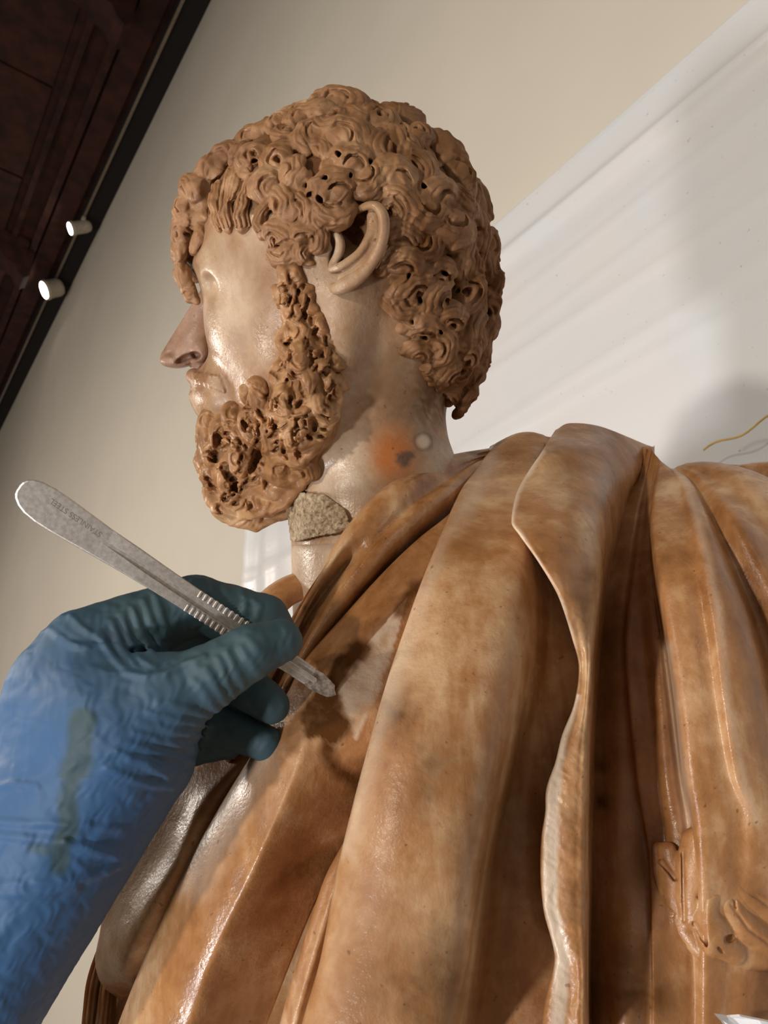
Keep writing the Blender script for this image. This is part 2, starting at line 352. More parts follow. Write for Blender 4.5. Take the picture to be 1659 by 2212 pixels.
# ------------------------------------------------------------------ volume sculpting (signed distance on a grid, then surface nets)
class Vol:
    def __init__(s, lo, hi, h):
        s.lo = np.array(lo, f32); s.h = f32(h); s.n = [int(math.ceil((b-a)/h))+1 for a, b in zip(lo, hi)]
        s.ax = [(s.lo[i] + s.h*np.arange(s.n[i], dtype=f32)) for i in range(3)]
        s.f = np.full(s.n, 500.0, f32)
    def _sl(s, lo, hi):
        sl = []
        for i in range(3):
            a = max(0, int((lo[i]-s.lo[i])/s.h)); b = min(s.n[i], int((hi[i]-s.lo[i])/s.h)+2)
            if b <= a: return None
            sl.append(slice(a, b))
        return tuple(sl)
    def _grid(s, sl):
        return s.ax[0][sl[0]][:, None, None], s.ax[1][sl[1]][None, :, None], s.ax[2][sl[2]][None, None, :]
    def _op(s, sl, d, k, cut):
        a = s.f[sl]
        if cut:
            d = -d
            if k > 0: h = np.maximum(k-np.abs(a-d), 0)/k; s.f[sl] = np.maximum(a, d) + h*h*(k*0.25)
            else: s.f[sl] = np.maximum(a, d)
        else:
            if k > 0: h = np.maximum(k-np.abs(a-d), 0)/k; s.f[sl] = np.minimum(a, d) - h*h*(k*0.25)
            else: s.f[sl] = np.minimum(a, d)
    def cap(s, a, b, ra, rb, k=4, cut=False):
        a = np.asarray(a, f32); b = np.asarray(b, f32); R = max(ra, rb) + k + 2*s.h
        sl = s._sl(np.minimum(a, b)-R, np.maximum(a, b)+R)
        if sl is None: return
        x, y, z = s._grid(sl); ab = b-a; L = float(ab.dot(ab)) + 1e-6
        px, py, pz = x-a[0], y-a[1], z-a[2]
        t = np.clip((px*ab[0] + py*ab[1] + pz*ab[2])/f32(L), 0, 1)
        d = np.sqrt((px-t*ab[0])**2 + (py-t*ab[1])**2 + (pz-t*ab[2])**2) - (f32(ra) + f32(rb-ra)*t)
        s._op(sl, d, f32(k), cut)
    def path(s, pts, rad, k=4, cut=False):
        pts = np.asarray([list(p) for p in pts], f32); rad = np.broadcast_to(np.asarray(rad, f32), (len(pts),)); R = float(rad.max()) + k + 2*s.h
        sl = s._sl(pts.min(0)-R, pts.max(0)+R)
        if sl is None: return
        x, y, z = s._grid(sl); best = None
        for i in range(len(pts)-1):
            a, ab = pts[i], pts[i+1]-pts[i]; L = float(ab.dot(ab)) + 1e-6; px, py, pz = x-a[0], y-a[1], z-a[2]
            t = np.clip((px*ab[0] + py*ab[1] + pz*ab[2])/f32(L), 0, 1)
            d = np.sqrt((px-t*ab[0])**2 + (py-t*ab[1])**2 + (pz-t*ab[2])**2) - (rad[i] + (rad[i+1]-rad[i])*t)
            best = d if best is None else np.minimum(best, d)
        s._op(sl, best, f32(k), cut)
    def ell(s, c, r, k=10, axes=None, cut=False):
        c = np.asarray(c, f32); r = np.asarray(r, f32); R = max(r) + k + 2*s.h
        ext = r + k + 2*s.h if axes is None else np.array([R, R, R])
        sl = s._sl(c-ext, c+ext)
        if sl is None: return
        x, y, z = s._grid(sl); px, py, pz = x-c[0], y-c[1], z-c[2]
        if axes is not None:
            A = np.asarray(axes, f32)
            px, py, pz = (A[i][0]*px + A[i][1]*py + A[i][2]*pz for i in range(3))
        k0 = np.sqrt((px/r[0])**2 + (py/r[1])**2 + (pz/r[2])**2)
        k1 = np.sqrt((px/r[0]**2)**2 + (py/r[1]**2)**2 + (pz/r[2]**2)**2) + f32(1e-6)
        s._op(sl, k0*(k0-1)/k1, f32(k), cut)
    def surf(s, u, v, default=None):
        i = int(round((u-s.lo[0])/s.h)); j = int(round((v-s.lo[1])/s.h))
        if not (1 <= i < s.n[0]-1 and 1 <= j < s.n[1]-1): return default
        col = s.f[i, j]; q = np.nonzero(col < 0)[0]
        if len(q) == 0 or q[0] == 0: return default
        q = q[0]; t = col[q-1]/(col[q-1]-col[q]); return float(s.ax[2][q-1] + t*s.h)
    def normal(s, p):
        ijk = [min(max(1, int(round((p[i]-s.lo[i])/s.h))), s.n[i]-2) for i in range(3)]
        g = []
        for i in range(3):
            a = list(ijk); b = list(ijk); a[i] += 1; b[i] -= 1
            g.append(float(s.f[tuple(a)] - s.f[tuple(b)]))
        g = np.array(g); L = np.linalg.norm(g); return g/L if L > 1e-6 else np.array([0, 0, -1.0])
    def nets(s):
        f = s.f; n = f.shape
        ins = f < 0
        cs = ins[:-1, :-1, :-1].astype(np.uint8)
        for dx in (0, 1):
            for dy in (0, 1):
                for dz in (0, 1):
                    if dx+dy+dz: cs = cs + ins[dx:n[0]-1+dx, dy:n[1]-1+dy, dz:n[2]-1+dz]
        act = (cs > 0) & (cs < 8)
        I = np.argwhere(act); ids = np.full(act.shape, -1, np.int32); ids[act] = np.arange(len(I), dtype=np.int32)
        corner = [(a, b, c) for a in (0, 1) for b in (0, 1) for c in (0, 1)]
        val = {c: f[I[:, 0]+c[0], I[:, 1]+c[1], I[:, 2]+c[2]] for c in corner}
        acc = np.zeros((len(I), 3), f32); cnt = np.zeros(len(I), f32)
        for a in range(3):
            for c in corner:
                if c[a]: continue
                c2 = list(c); c2[a] = 1; c2 = tuple(c2)
                v0, v1 = val[c], val[c2]; m = (v0 < 0) != (v1 < 0)
                t = np.where(m, v0/np.where(m, v0-v1, 1), 0)
                p = np.zeros((len(I), 3), f32) + np.array(c, f32); p[:, a] += t
                acc += p*m[:, None]; cnt += m
        V = s.lo + (I + acc/cnt[:, None])*s.h
        Q = []
        for a in range(3):
            b, c = [(1, 2), (2, 0), (0, 1)][a]
            A = [slice(1, -1)]*3; A0 = list(A); A1 = list(A); A0[a] = slice(0, -1); A1[a] = slice(1, None)
            d0 = ins[tuple(A0)]; d1 = ins[tuple(A1)]
            E = np.argwhere(d0 != d1)
            if len(E) == 0: continue
            flip = d0[tuple(E.T)]
            base = E.copy(); base[:, b] += 1; base[:, c] += 1
            def cell(ob, oc):
                q = base.copy(); q[:, b] -= ob; q[:, c] -= oc; return ids[tuple(q.T)]
            q = np.stack([cell(1, 1), cell(0, 1), cell(0, 0), cell(1, 0)], -1)
            q[~flip] = q[~flip][:, ::-1]
            Q.append(q)
        Q = np.concatenate(Q); Q = Q[(Q >= 0).all(1)]
        return V.astype(float), Q

def smooth_noise(p, scale, seed=0):
    """cheap 3-D warped sine-sum noise in about [-1, 1]"""
    r = np.random.RandomState(seed); o = 0
    q = p + 0.22*scale*np.stack([np.sin((p @ k)*(2*math.pi/(scale*1.7)) + h) for k, h in ((np.array([.3,.8,.52]), .4), (np.array([.77,-.4,.5]), 2.1), (np.array([-.5,.33,.8]), 4.0))], -1)
    for i in range(9):
        k = r.normal(size=3); k /= np.linalg.norm(k); o = o + np.sin((q @ k)*(2*math.pi/scale)*(0.55+1.1*r.rand()) + r.rand()*6.28)
    return o/6.5
def seg_dist(u, v, pts):
    """distance in photo pixels from points to a polyline"""
    best = np.full(u.shape, 1e9)
    for (ax, ay), (bx, by) in zip(pts[:-1], pts[1:]):
        L = (bx-ax)**2 + (by-ay)**2 + 1e-9
        t = np.clip(((u-ax)*(bx-ax) + (v-ay)*(by-ay))/L, 0, 1)
        best = np.minimum(best, np.hypot(u-ax-t*(bx-ax), v-ay-t*(by-ay)))
    return best
def in_poly(u, v, poly):
    r = np.zeros(u.shape, bool); n = len(poly)
    for i in range(n):
        (x0, y0), (x1, y1) = poly[i], poly[(i+1) % n]
        c = ((y0 > v) != (y1 > v)) & (u < (x1-x0)*(v-y0)/((y1-y0) if y1 != y0 else 1e-9) + x0); r ^= c
    return r
def soft(d, r, w): return np.clip((r + w - d)/(2*w), 0, 1)

def cr(P, n):
    """Catmull-Rom resample of a polyline by chord length"""
    P = np.asarray(P, float); d = np.r_[0, np.cumsum(np.linalg.norm(np.diff(P[:, :2], axis=0), axis=1)+1e-6)]; d /= d[-1]
    return cr_t(P, d, np.linspace(0, 1, n))
def cr_t(P, d, t):
    m = len(P); T = np.zeros_like(P)
    for i in range(m):
        a, b = max(i-1, 0), min(i+1, m-1); T[i] = (P[b]-P[a])/(d[b]-d[a])
    k = np.clip(np.searchsorted(d, t, 'right')-1, 0, m-2); h = (d[k+1]-d[k])[:, None]; s = ((t-d[k])/(d[k+1]-d[k]))[:, None]
    return ((2*s**3-3*s**2+1)*P[k] + (s**3-2*s**2+s)*h*T[k] + (-2*s**3+3*s**2)*P[k+1] + (s**3-s**2)*h*T[k+1])
# head space: photo pixels u, v and w (same unit, + = farther)
HD0 = 0.400
def head_world(V):
    u, v, w_ = V[:, 0], V[:, 1], V[:, 2]
    return cam_pt(u, v, HD0*(1 + w_/FPX)*(1 + 0.10*(CY-v)/FPX))
def emit_vol(name, vol, mat, parent, to_world, tint=None, warp=0.0, wscale=60):
    V, Q = vol.nets()
    if hasattr(vol, 'locks'): V = strands(vol, V, *vol.striae)
    if warp:
        V = V + warp*np.stack([smooth_noise(V, wscale, 90+i) + 0.5*smooth_noise(V, wscale*0.45, 95+i) for i in range(3)], 1)
    t = np.zeros((len(V), 4), f32) if tint is None else tint(V)
    return mesh_obj(name, to_world(V), Q, mat, parent, True, t)

# ------------------------------------------------------------------ the bust
BUST = thing('marble_bust', 'stained tan marble bust of a bearded curly haired man in a draped cloak', 'bust', (0.08, 0.40, 1.14))

# --- head and neck
hv = Vol((400, 215, -300), (1060, 1330, 300), 4)
hv.ell((735, 525, 0), (300, 290, 245), 10)                     # cranium
hv.ell((900, 690, 20), (140, 180, 180), 60)                    # nape
hv.ell((600, 690, 25), (150, 240, 190), 40)                    # face mass
hv.ell((515, 565, 0), (95, 90, 120), 30)                       # temple and brow
hv.ell((540, 680, -10), (92, 120, 100), 40)                    # cheek
hv.ell((480, 850, 45), (70, 75, 105), 40)                      # mouth
hv.ell((545, 985, 45), (100, 120, 125), 40)                    # chin
hv.ell((640, 860, -15), (120, 170, 170), 50)                   # jaw
hv.cap((770, 720, 10), (808, 1100, 10), 165, 180, 60)          # neck
hv.cap((808, 1050, 10), (815, 1170, 12), 186, 186, 10)
hv.path([(745, 640, -190), (720, 800, -150), (690, 930, -115)], [40, 55, 50], 60)   # neck tendon under the ear
def front(vol, u, v, dw, df=0.0):
    w_ = vol.surf(u, v); return (u, v, (df if w_ is None else w_) + dw)
# eye: socket hollow, eyeball, lids, brow fold
hv.ell(front(hv, 450, 622, -10), (20, 26, 26), 18, cut=True)
hv.ell((458, 606, 8), (20, 17, 34), 6)
hv.path([(438, 596, -20), (452, 586, -44), (472, 584, -66), (488, 592, -78)], [7, 7, 6, 3], 5)
hv.path([(440, 618, -10), (456, 626, -38), (476, 614, -66)], [5, 5, 3], 5)
hv.path([(424, 580, 10), (440, 560, -40), (470, 552, -75)], [10, 13, 8], 16)
# lips and moustache
hv.path([(418, 812, 40), (434, 826, 0), (458, 836, -30)], [17, 16, 10], 8)
hv.path([(428, 856, 40), (444, 860, 0), (466, 856, -28)], [19, 18, 9], 8)
hv.path([(410, 842, 40), (432, 844, -10), (456, 848, -40)], [5, 5, 3], 3, cut=True)
for q in range(7):
    hv.path([front(hv, 418+q*9, 806+q*1.5, -2, 20), front(hv, 424+q*10, 822+q*4, -3, 10)], [5, 4], 3)
# ear hollow
hv.ell(front(hv, 757, 512, 6), (44, 46, 42), 8, cut=True)
hv.ell(front(hv, 727, 560, 2), (16, 26, 22), 6, cut=True)
def skin_tint(V):
    u, v, w_ = V[:, 0], V[:, 1], V[:, 2]
    t = np.zeros((len(V), 4), f32); nz = smooth_noise(V, 60, 3)*0.5 + smooth_noise(V, 22, 4)*0.5
    near = w_ < 40
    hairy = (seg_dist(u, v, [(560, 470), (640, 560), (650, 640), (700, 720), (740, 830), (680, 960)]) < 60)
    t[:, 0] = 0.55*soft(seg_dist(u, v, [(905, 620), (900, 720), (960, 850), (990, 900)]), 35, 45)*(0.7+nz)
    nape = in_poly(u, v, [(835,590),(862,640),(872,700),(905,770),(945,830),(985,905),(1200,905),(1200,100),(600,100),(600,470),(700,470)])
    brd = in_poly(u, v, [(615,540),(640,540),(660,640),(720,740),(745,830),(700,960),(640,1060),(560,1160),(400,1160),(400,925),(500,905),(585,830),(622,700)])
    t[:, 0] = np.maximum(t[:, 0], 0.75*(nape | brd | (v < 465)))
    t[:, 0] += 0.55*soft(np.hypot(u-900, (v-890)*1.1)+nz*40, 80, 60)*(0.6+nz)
    t[:, 0] += 0.5*soft(seg_dist(u, v, [(765, 470), (735, 540)]), 22, 10)  # shade in the ear hollow put into the colour
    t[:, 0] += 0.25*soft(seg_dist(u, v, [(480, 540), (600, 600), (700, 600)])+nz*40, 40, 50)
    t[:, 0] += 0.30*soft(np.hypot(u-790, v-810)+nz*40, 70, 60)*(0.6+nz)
    t[:, 3] = 1.3*soft(np.hypot((u-852)*1.1, (v-985)*0.85), 44, 30)*(0.9+0.3*nz)
    d = seg_dist(u, v, [(866, 988), (888, 982), (874, 1000)])
    t[:, 2] = 0.8*soft(d + nz*10, 7, 6) + 0.7*soft(np.abs(np.hypot(u-914, (v-954))-19) + nz*6, 2, 4)
    t[:, 1] = 0.8*soft(np.hypot(u-914, v-954), 14, 5) + 0.25*soft(np.hypot((u-750), (v-1010)*0.9) + nz*30, 60, 60)
    t[:, 1] += 0.35*soft(np.hypot((u-500), (v-690)*0.6) + nz*30, 40, 60)
    t[:, 2] += 0.5*soft(seg_dist(u, v, [(892, 878), (904, 876)]) , 2, 3)
    return np.clip(t, 0, 1)
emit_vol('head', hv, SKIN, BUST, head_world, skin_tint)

# --- nose, a darker restored piece
nv = Vol((325, 590, -60), (480, 825, 190), 2)
nv.cap((466, 630, 70), (364, 770, 102), 30, 17, 4)
nv.ell((424, 726, 72), (30, 66, 34), 16, axes=[(0.80, 0.60, 0), (-0.60, 0.80, 0), (0, 0, 1)])
nv.ell((432, 756, 52), (24, 27, 32), 12); nv.ell((434, 756, 116), (22, 26, 30), 12)
nv.ell((382, 779, 90), (36, 17, 34), 10)
nv.cap((436, 775, 76), (424, 802, 88), 20, 13, 10)
nv.ell((403, 776, 44), (30, 11, 30), 4, axes=[(0.94, -0.34, 0), (0.34, 0.94, 0), (0, 0, 1)], cut=True)
nv.ell((422, 768, 40), (13, 9, 40), 4, cut=True)
emit_vol('nose', nv, NOSEM, BUST, head_world)['label'] = 'smooth darker brown restored nose'

# --- ear rim
ev = Vol((690, 420, -330), (860, 650, -120), 2)
def ew(u, v, dw): return front(hv, u, v, dw, -210)
rim_uv = [(770, 458), (790, 446), (810, 444), (824, 458), (829, 482), (827, 510), (819, 538), (804, 562), (786, 585), (766, 603), (748, 616), (728, 624), (719, 618)]
def spl(P, n):
    P = np.asarray(P, float); d = np.r_[0, np.cumsum(np.linalg.norm(np.diff(P[:, :2], axis=0), axis=1))]; return cr_t(P, d/d[-1], np.linspace(0, 1, n))
wr = -262
R_ = spl([(762,464,wr+40,6),(778,452,wr+22,8),(796,444,wr+8,9.5),(814,446,wr-4,11),(827,464,wr-12,12),(830,492,wr-16,12.5),(823,528,wr-16,12.5),(808,560,wr-12,12.5),(788,586,wr-8,14),(764,606,wr-2,16.5),(742,618,wr+4,17),(726,624,wr+10,13),(717,620,wr+18,8)], 50)
ev.path(R_[:, :3], R_[:, 3], 3)
R_ = spl([(802,470,wr+26,8),(802,496,wr+16,10),(792,522,wr+12,10),(776,546,wr+12,9.5),(754,564,wr+12,9.5),(734,576,wr+14,9),(716,582,wr+20,8)], 34); ev.path(R_[:, :3], R_[:, 3], 4)
R_ = spl([(720,480,wr+40,8),(724,500,wr+30,10),(734,522,wr+26,11),(732,546,wr+26,11),(718,572,wr+26,9)], 26); ev.path(R_[:, :3], R_[:, 3], 4)
R_ = spl([(812,462,wr+30,20),(816,500,wr+26,22),(808,540,wr+26,20),(782,576,wr+26,20),(745,602,wr+28,18)], 26); ev.path(R_[:, :3], R_[:, 3], 8)
R_ = spl([(818,470,wr+48,22),(820,530,wr+48,24),(790,580,wr+44,24),(740,610,wr+46,20)], 26); ev.path(R_[:, :3], R_[:, 3], 8)
emit_vol('ear', ev, SKIN, BUST, head_world)

# --- curls
def frame(n, ang):
    n = np.asarray(n, float); d = np.array([math.cos(ang), math.sin(ang), 0.0]); e1 = d - n*n.dot(d)
    if np.linalg.norm(e1) < 0.15: d = np.array([0, 0, 1.0]); e1 = d - n*n.dot(d)
    e1 /= np.linalg.norm(e1); return e1, np.cross(n, e1)
def curl(vol, c, n, r, ang, hand=1, hole=False, stretch=1.15, relief=1.0, k=4.5, crease=True):
    """one carved lock: a comma shaped lobe bending round a focus; its striae are cut in afterwards (see strands)"""
    e1, e2 = frame(n, ang); e2 = e2*hand; c = np.asarray(c, float)
    vol.ell(c, (r*1.08*stretch, r*0.84, r*0.70*relief), k, axes=(e1, e2*hand, n))
    vol.ell(c + e1*r*0.72*stretch + e2*r*0.42 - n*r*0.16*relief, (r*0.62, r*0.40, r*0.40*relief), k, axes=(e1*0.83+e2*0.55, e2*0.83-e1*0.55, n))
    vol.ell(c - e1*r*0.70*stretch + e2*r*0.34 - n*r*0.10*relief, (r*0.52, r*0.42, r*0.42*relief), k, axes=(e1*0.8-e2*0.6, e2*0.8+e1*0.6, n))
    f = c + e2*r*random.uniform(0.45, 0.75) + e1*r*random.uniform(-0.25, 0.25)
    if crease:
        rr = r*random.uniform(0.34, 0.46); a0 = random.uniform(-0.3, 0.3); pts = []
        for q in range(7):
            a = a0 + math.pi + 3.0*q/6 ; x = math.cos(a)*rr*1.15; y = math.sin(a)*rr
            d2 = (y + 0.6*r)/r
            pts.append(f + e1*x + e2*y + n*r*relief*(0.60*math.sqrt(max(0.05, 1-(abs(y+0.6*r)/(r*0.95))**2*0.8 - (x/(1.2*r))**2)) ))
        vol.path(pts, [r*0.05, r*0.09, r*0.11, r*0.12, r*0.11, r*0.09, r*0.05], 4, cut=True)
    if hole:
        vol.cap(f + n*r*0.9, f - n*r*0.35, r*0.22, r*0.13, 3, cut=True)
    vol.__dict__.setdefault('locks', []).append((c, r, f, e1, e2, n, stretch))
def strands(vol, V, amp=3.2, lam=10.0):
    """striae: every lock gets fine grooves concentric about its focus"""
    best = np.full(len(V), 9.0); disp = np.zeros(len(V))
    wv = smooth_noise(V, 46, 77)*4.0
    for c, r, f, e1, e2, n, st in vol.locks:
        m = np.nonzero((np.abs(V[:, 0]-c[0]) < 1.5*r) & (np.abs(V[:, 1]-c[1]) < 1.5*r) & (np.abs(V[:, 2]-c[2]) < 1.5*r))[0]
        if len(m) == 0: continue
        q = V[m]-c; x = q @ e1; y = q @ e2; z = q @ n; d = np.sqrt((x/(1.2*st))**2 + (y/0.95)**2 + (z*1.1)**2)/r
        k = d < best[m]; m = m[k]; best[m] = d[k]
        g = V[m]-f; rho = np.sqrt((g @ e1)**2*0.75 + (g @ e2)**2 + 0.3*(g @ n)**2) + wv[m]
        L = max(7.5, min(lam*1.25, lam*r/40))
        s_ = np.abs(np.sin(math.pi*rho/L)); disp[m] = amp*(s_**0.7 - 0.65)*np.clip(1.25-d[k], 0, 0.6)/0.6*min(1.2, r/36)
    ijk = [np.clip(np.round((V[:, i]-vol.lo[i])/vol.h).astype(int), 1, vol.n[i]-2) for i in range(3)]
    G = np.stack([vol.f[ijk[0]+1, ijk[1], ijk[2]]-vol.f[ijk[0]-1, ijk[1], ijk[2]], vol.f[ijk[0], ijk[1]+1, ijk[2]]-vol.f[ijk[0], ijk[1]-1, ijk[2]], vol.f[ijk[0], ijk[1], ijk[2]+1]-vol.f[ijk[0], ijk[1], ijk[2]-1]], 1)
    G = G/(np.linalg.norm(G, axis=1)[:, None]+1e-6)
    return V + G*disp[:, None]
def lock(vol, pts, width, ns=4, k=2.2, thick=0.5, off=0.0):
    """a combed lock: parallel strands following a path (u, v, w on the surface)"""
    P = np.asarray(pts, float); m = len(P)
    vol.path(P, width*0.42, 4)
    for i in range(ns):
        x = (i+0.5)/ns*2-1; Q = []
        for j in range(m):
            t = P[min(j+1, m-1)]-P[max(j-1, 0)]; sd = np.array([-t[1], t[0], 0]); sd /= np.linalg.norm(sd)+1e-6
            Q.append(P[j] + sd*x*width*0.5 + np.array([0, 0, -1])*(width*thick*math.sqrt(max(0.02, 1-x*x)) + off))
        rad = np.full(m, max(3.6, width/ns*0.5)); rad[-1] *= 0.6
        vol.path(Q, rad, k)

hair = Vol((352, 176, -320), (1108, 928, 322), 2.1); hair.striae = (3.4, 10.5)
def place(u, v, sink=0.0):
    """point and outward normal on the skull at photo pixel (u, v); outside the skull outline the point lies on its rim"""
    w_ = hv.surf(u, v)
    if w_ is None or w_ > 60:
        c = np.array([735, 525, 0.0]) if v < 720 else np.array([860, 690, 0.0]); d = np.array([u, v, 0.0]) - c
        n = d/np.linalg.norm(d); n[2] = -0.35; n /= np.linalg.norm(n); return np.array([u, v, -10.0]), n
    p = np.array([u, v, w_]); return p, hv.normal(p)
used = []
D2 = math.radians
MAN = [  # u, v, radius, angle (deg), hand, sweep, hole
 (735,236,52,200,1,4.2,0),(682,250,36,160,-1,4.0,0),(645,262,30,100,1,3.6,0),(700,285,34,40,1,4.4,1),
 (606,268,27,95,1,3.2,0),(572,284,27,80,-1,3.2,0),(538,300,26,100,1,3.4,0),(520,330,24,60,-1,3.4,0),
 (484,342,32,120,1,4.0,0),(452,374,32,150,-1,4.0,1),(420,408,32,200,1,4.2,0),(404,455,30,230,-1,4.0,0),(394,502,27,100,1,4.0,1),
 (392,545,25,140,-1,4.4,1),(398,590,25,250,1,4.2,1),(412,628,20,90,1,3.6,0),(428,468,30,20,1,4.0,0),(436,430,30,70,-1,3.8,0),(432,520,22,300,1,4.0,1),
 (752,300,50,210,1,4.6,0),(762,352,44,200,1,3.4,0),(818,262,36,30,-1,4.2,1),(868,258,36,330,1,4.2,0),(812,322,38,100,1,4.0,0),
 (862,318,40,250,-1,4.2,0),(905,300,34,300,1,3.8,1),(850,378,46,200,1,4.2,0),(904,366,38,60,-1,4.0,1),(800,396,40,140,-1,4.4,0),
 (958,338,46,80,1,3.6,0),(985,385,40,70,-1,3.6,0),(935,415,44,170,1,3.8,0),(985,440,40,10,1,3.4,1),(1028,440,34,80,1,3.6,0),
 (868,440,42,220,1,4.6,1),(912,470,46,180,-1,4.0,0),(965,500,52,0,1,3.4,0),(1022,500,38,75,1,3.8,0),(1052,530,30,80,-1,4.0,0),
 (862,505,40,190,1,3.8,1),(868,555,42,180,1,3.6,0),(915,535,38,150,-1,4.4,0),(880,606,42,330,-1,4.4,1),(940,580,36,200,1,4.6,1),
 (992,560,44,80,1,3.8,0),(1046,580,34,60,1,4.0,1),(1068,618,24,90,1,4.0,0),(930,640,40,120,1,4.6,1),(1005,625,46,280,1,4.8,1),(1050,660,32,70,-1,4.2,1),
 (866,656,36,30,1,4.2,0),(965,680,38,20,-1,4.4,1),(918,700,38,200,1,4.0,1),(1012,700,38,120,1,4.4,1),(1048,715,28,80,1,4.0,1),
 (955,742,36,250,1,4.4,0),(1005,758,36,40,-1,4.2,1),(1036,770,26,80,1,4.0,0),(905,752,24,200,1,3.8,0),(962,796,32,130,1,4.2,1),
 (1008,812,34,300,1,4.0,0),(930,802,20,50,-1,4.0,0),(972,842,26,220,1,4.4,1),(1004,856,24,90,1,4.0,0),(992,888,17,80,1,3.4,0),
 (600,345,36,110,1,3.4,1),(640,380,36,80,-1,3.8,0),(575,400,36,100,1,3.4,0),(622,440,38,250,1,4.2,0),(604,500,30,200,1,5.0,1),
 (660,300,32,100,1,3.6,0),(664,450,34,60,-1,3.6,0),(655,500,28,170,1,4.4,0),(718,410,48,160,1,4.4,0),(716,462,38,190,-1,3.6,0),
 (545,345,34,120,1,3.6,1),(650,545,24,80,1,4.0,0),(690,520,22,100,-1,4.0,0),(680,480,24,70,1,4.0,0)]
for (u, v, r, ang, hd, sw, ho) in MAN:
    r *= 1.16; p, n = place(u, v); used.append((*p, r))
    curl(hair, p + n*r*0.16, n, r, D2(ang), hd, bool(ho), random.uniform(1.0, 1.25))
hair.ell((424, 505, 70), (34, 105, 90), 10); hair.ell((440, 440, 40), (40, 70, 90), 10)
# fringe combed down onto the forehead
def on(u, v, dw=-6): return front(hv, u, v, dw, -60)
for pts, wd in (([(506,372),(492,420),(486,460),(492,490)],34), ([(548,385),(528,425),(520,465),(524,488)],34), ([(586,430),(566,455),(556,480),(566,498)],28),
                ([(470,400),(462,440),(466,476),(474,492)],26), ([(520,350),(508,400),(500,430)],28), ([(625,470),(600,480),(582,505),(588,530)],26),
                ([(640,520),(622,536),(606,548),(600,565)],20)):
    lock(hair, [on(u, v) for u, v in pts], wd)
# deep drill holes between the locks
for (u, v, r) in ((665,352,11),(690,428,10),(668,415,8),(548,346,8),(755,378,7),(728,330,8),(800,345,7),(915,400,8),(834,462,9),(880,592,8),(906,646,9),(886,692,6),(958,584,7),(984,626,8),(1050,668,7),(950,718,7),(660,398,8),(700,380,7)):
    p, n = place(u, v); hair.cap(p - np.array([0, 0, 80]), p + np.array([4, 4, 6]), r, r*0.7, 3, cut=True)
# the rest of the head, out of sight or between the large curls
Vs, _ = hv.nets() if False else (None, None)
rng = random.Random(3); tries = 0
while tries < 2600:
    tries += 1
    th = rng.uniform(0, 2*math.pi); ph = math.acos(rng.uniform(-1, 1))
    d = np.array([math.sin(ph)*math.cos(th), math.cos(ph), math.sin(ph)*math.sin(th)])
    low = rng.random() < 0.35
    c, rr = ((np.array([735, 525, 0.0]), np.array([300, 290, 245.0])) if not low else (np.array([900, 690, 20.0]), np.array([140, 180, 180.0])))
    p = c + d*rr
    if p[1] > 870 or p[0] > 1070: continue
    if p[2] < 60:
        if p[0] < 600 or p[1] > 560 and p[0] < 880: continue
        if 690 < p[0] < 840 and 430 < p[1] < 640: continue
    if p[0] < 520 and p[1] > 420: continue
    if p[1] > 600 and p[0] < 760: continue
    if hv.f[tuple(min(max(0, int(round((p[i]-hv.lo[i])/hv.h))), hv.n[i]-1) for i in range(3))] < -10: continue
    r = rng.uniform(34, 48) if p[2] > 60 else rng.uniform(26, 38)
    if any((p[0]-a)**2 + (p[1]-b)**2 + (p[2]-c_)**2 < (0.62*(r+q))**2 for a, b, c_, q in used): continue
    n = d/rr; n /= np.linalg.norm(n); used.append((*p, r))
    curl(hair, p + n*r*0.12, n, r, rng.uniform(0, 6.28), rng.choice((-1, 1)), rng.random() < 0.3)
def hair_tint(V):
    nz = smooth_noise(V, 120, 11); t = np.zeros((len(V), 4), f32)
    t[:, 0] = np.clip(0.12 + 0.3*nz + 0.25*smooth_noise(V, 40, 12) + 0.45*np.clip((V[:, 0]-650)/350, 0, 1), 0, 0.85)
    return t
emit_vol('hair', hair, HAIRM, BUST, head_world, hair_tint, 5.0, 62)

# --- beard
bv = Vol((412, 520, -290), (775, 1174, 260), 2.0); bv.striae = (3.0, 8.5)
bv.ell((548, 1000, 40), (112, 122, 130), 20)
bv.ell((625, 1010, 10), (95, 100, 120), 40)
bv.ell((600, 920, 0), (118, 105, 135), 40)
bv.ell((480, 935, 40), (52, 70, 100), 30)
def jaw(u, v, dw): return front(hv, u, v, dw, 0)
bv.path([jaw(622, 560, 14), jaw(634, 620, 16), jaw(650, 690, 20), jaw(668, 760, 26), jaw(672, 830, 34), jaw(650, 900, 40)], [22, 30, 44, 60, 72, 80], 30)
bv.path([jaw(668, 900, 40), jaw(655, 980, 60), jaw(610, 1060, 70)], [66, 62, 50], 40)
def bplace(u, v):
    a = bv.surf(u, v); b = hv.surf(u, v)
    src = bv if (b is None or (a is not None and a < b)) else hv
    w_ = a if src is bv else b
    if w_ is None or w_ > 60:
        d = np.array([u-560, v-1000, 0.0]); n = d/np.linalg.norm(d); n[2] = -0.3; n /= np.linalg.norm(n); return np.array([u, v, 10.0]), n
    p = np.array([u, v, w_]); return p, src.normal(p)
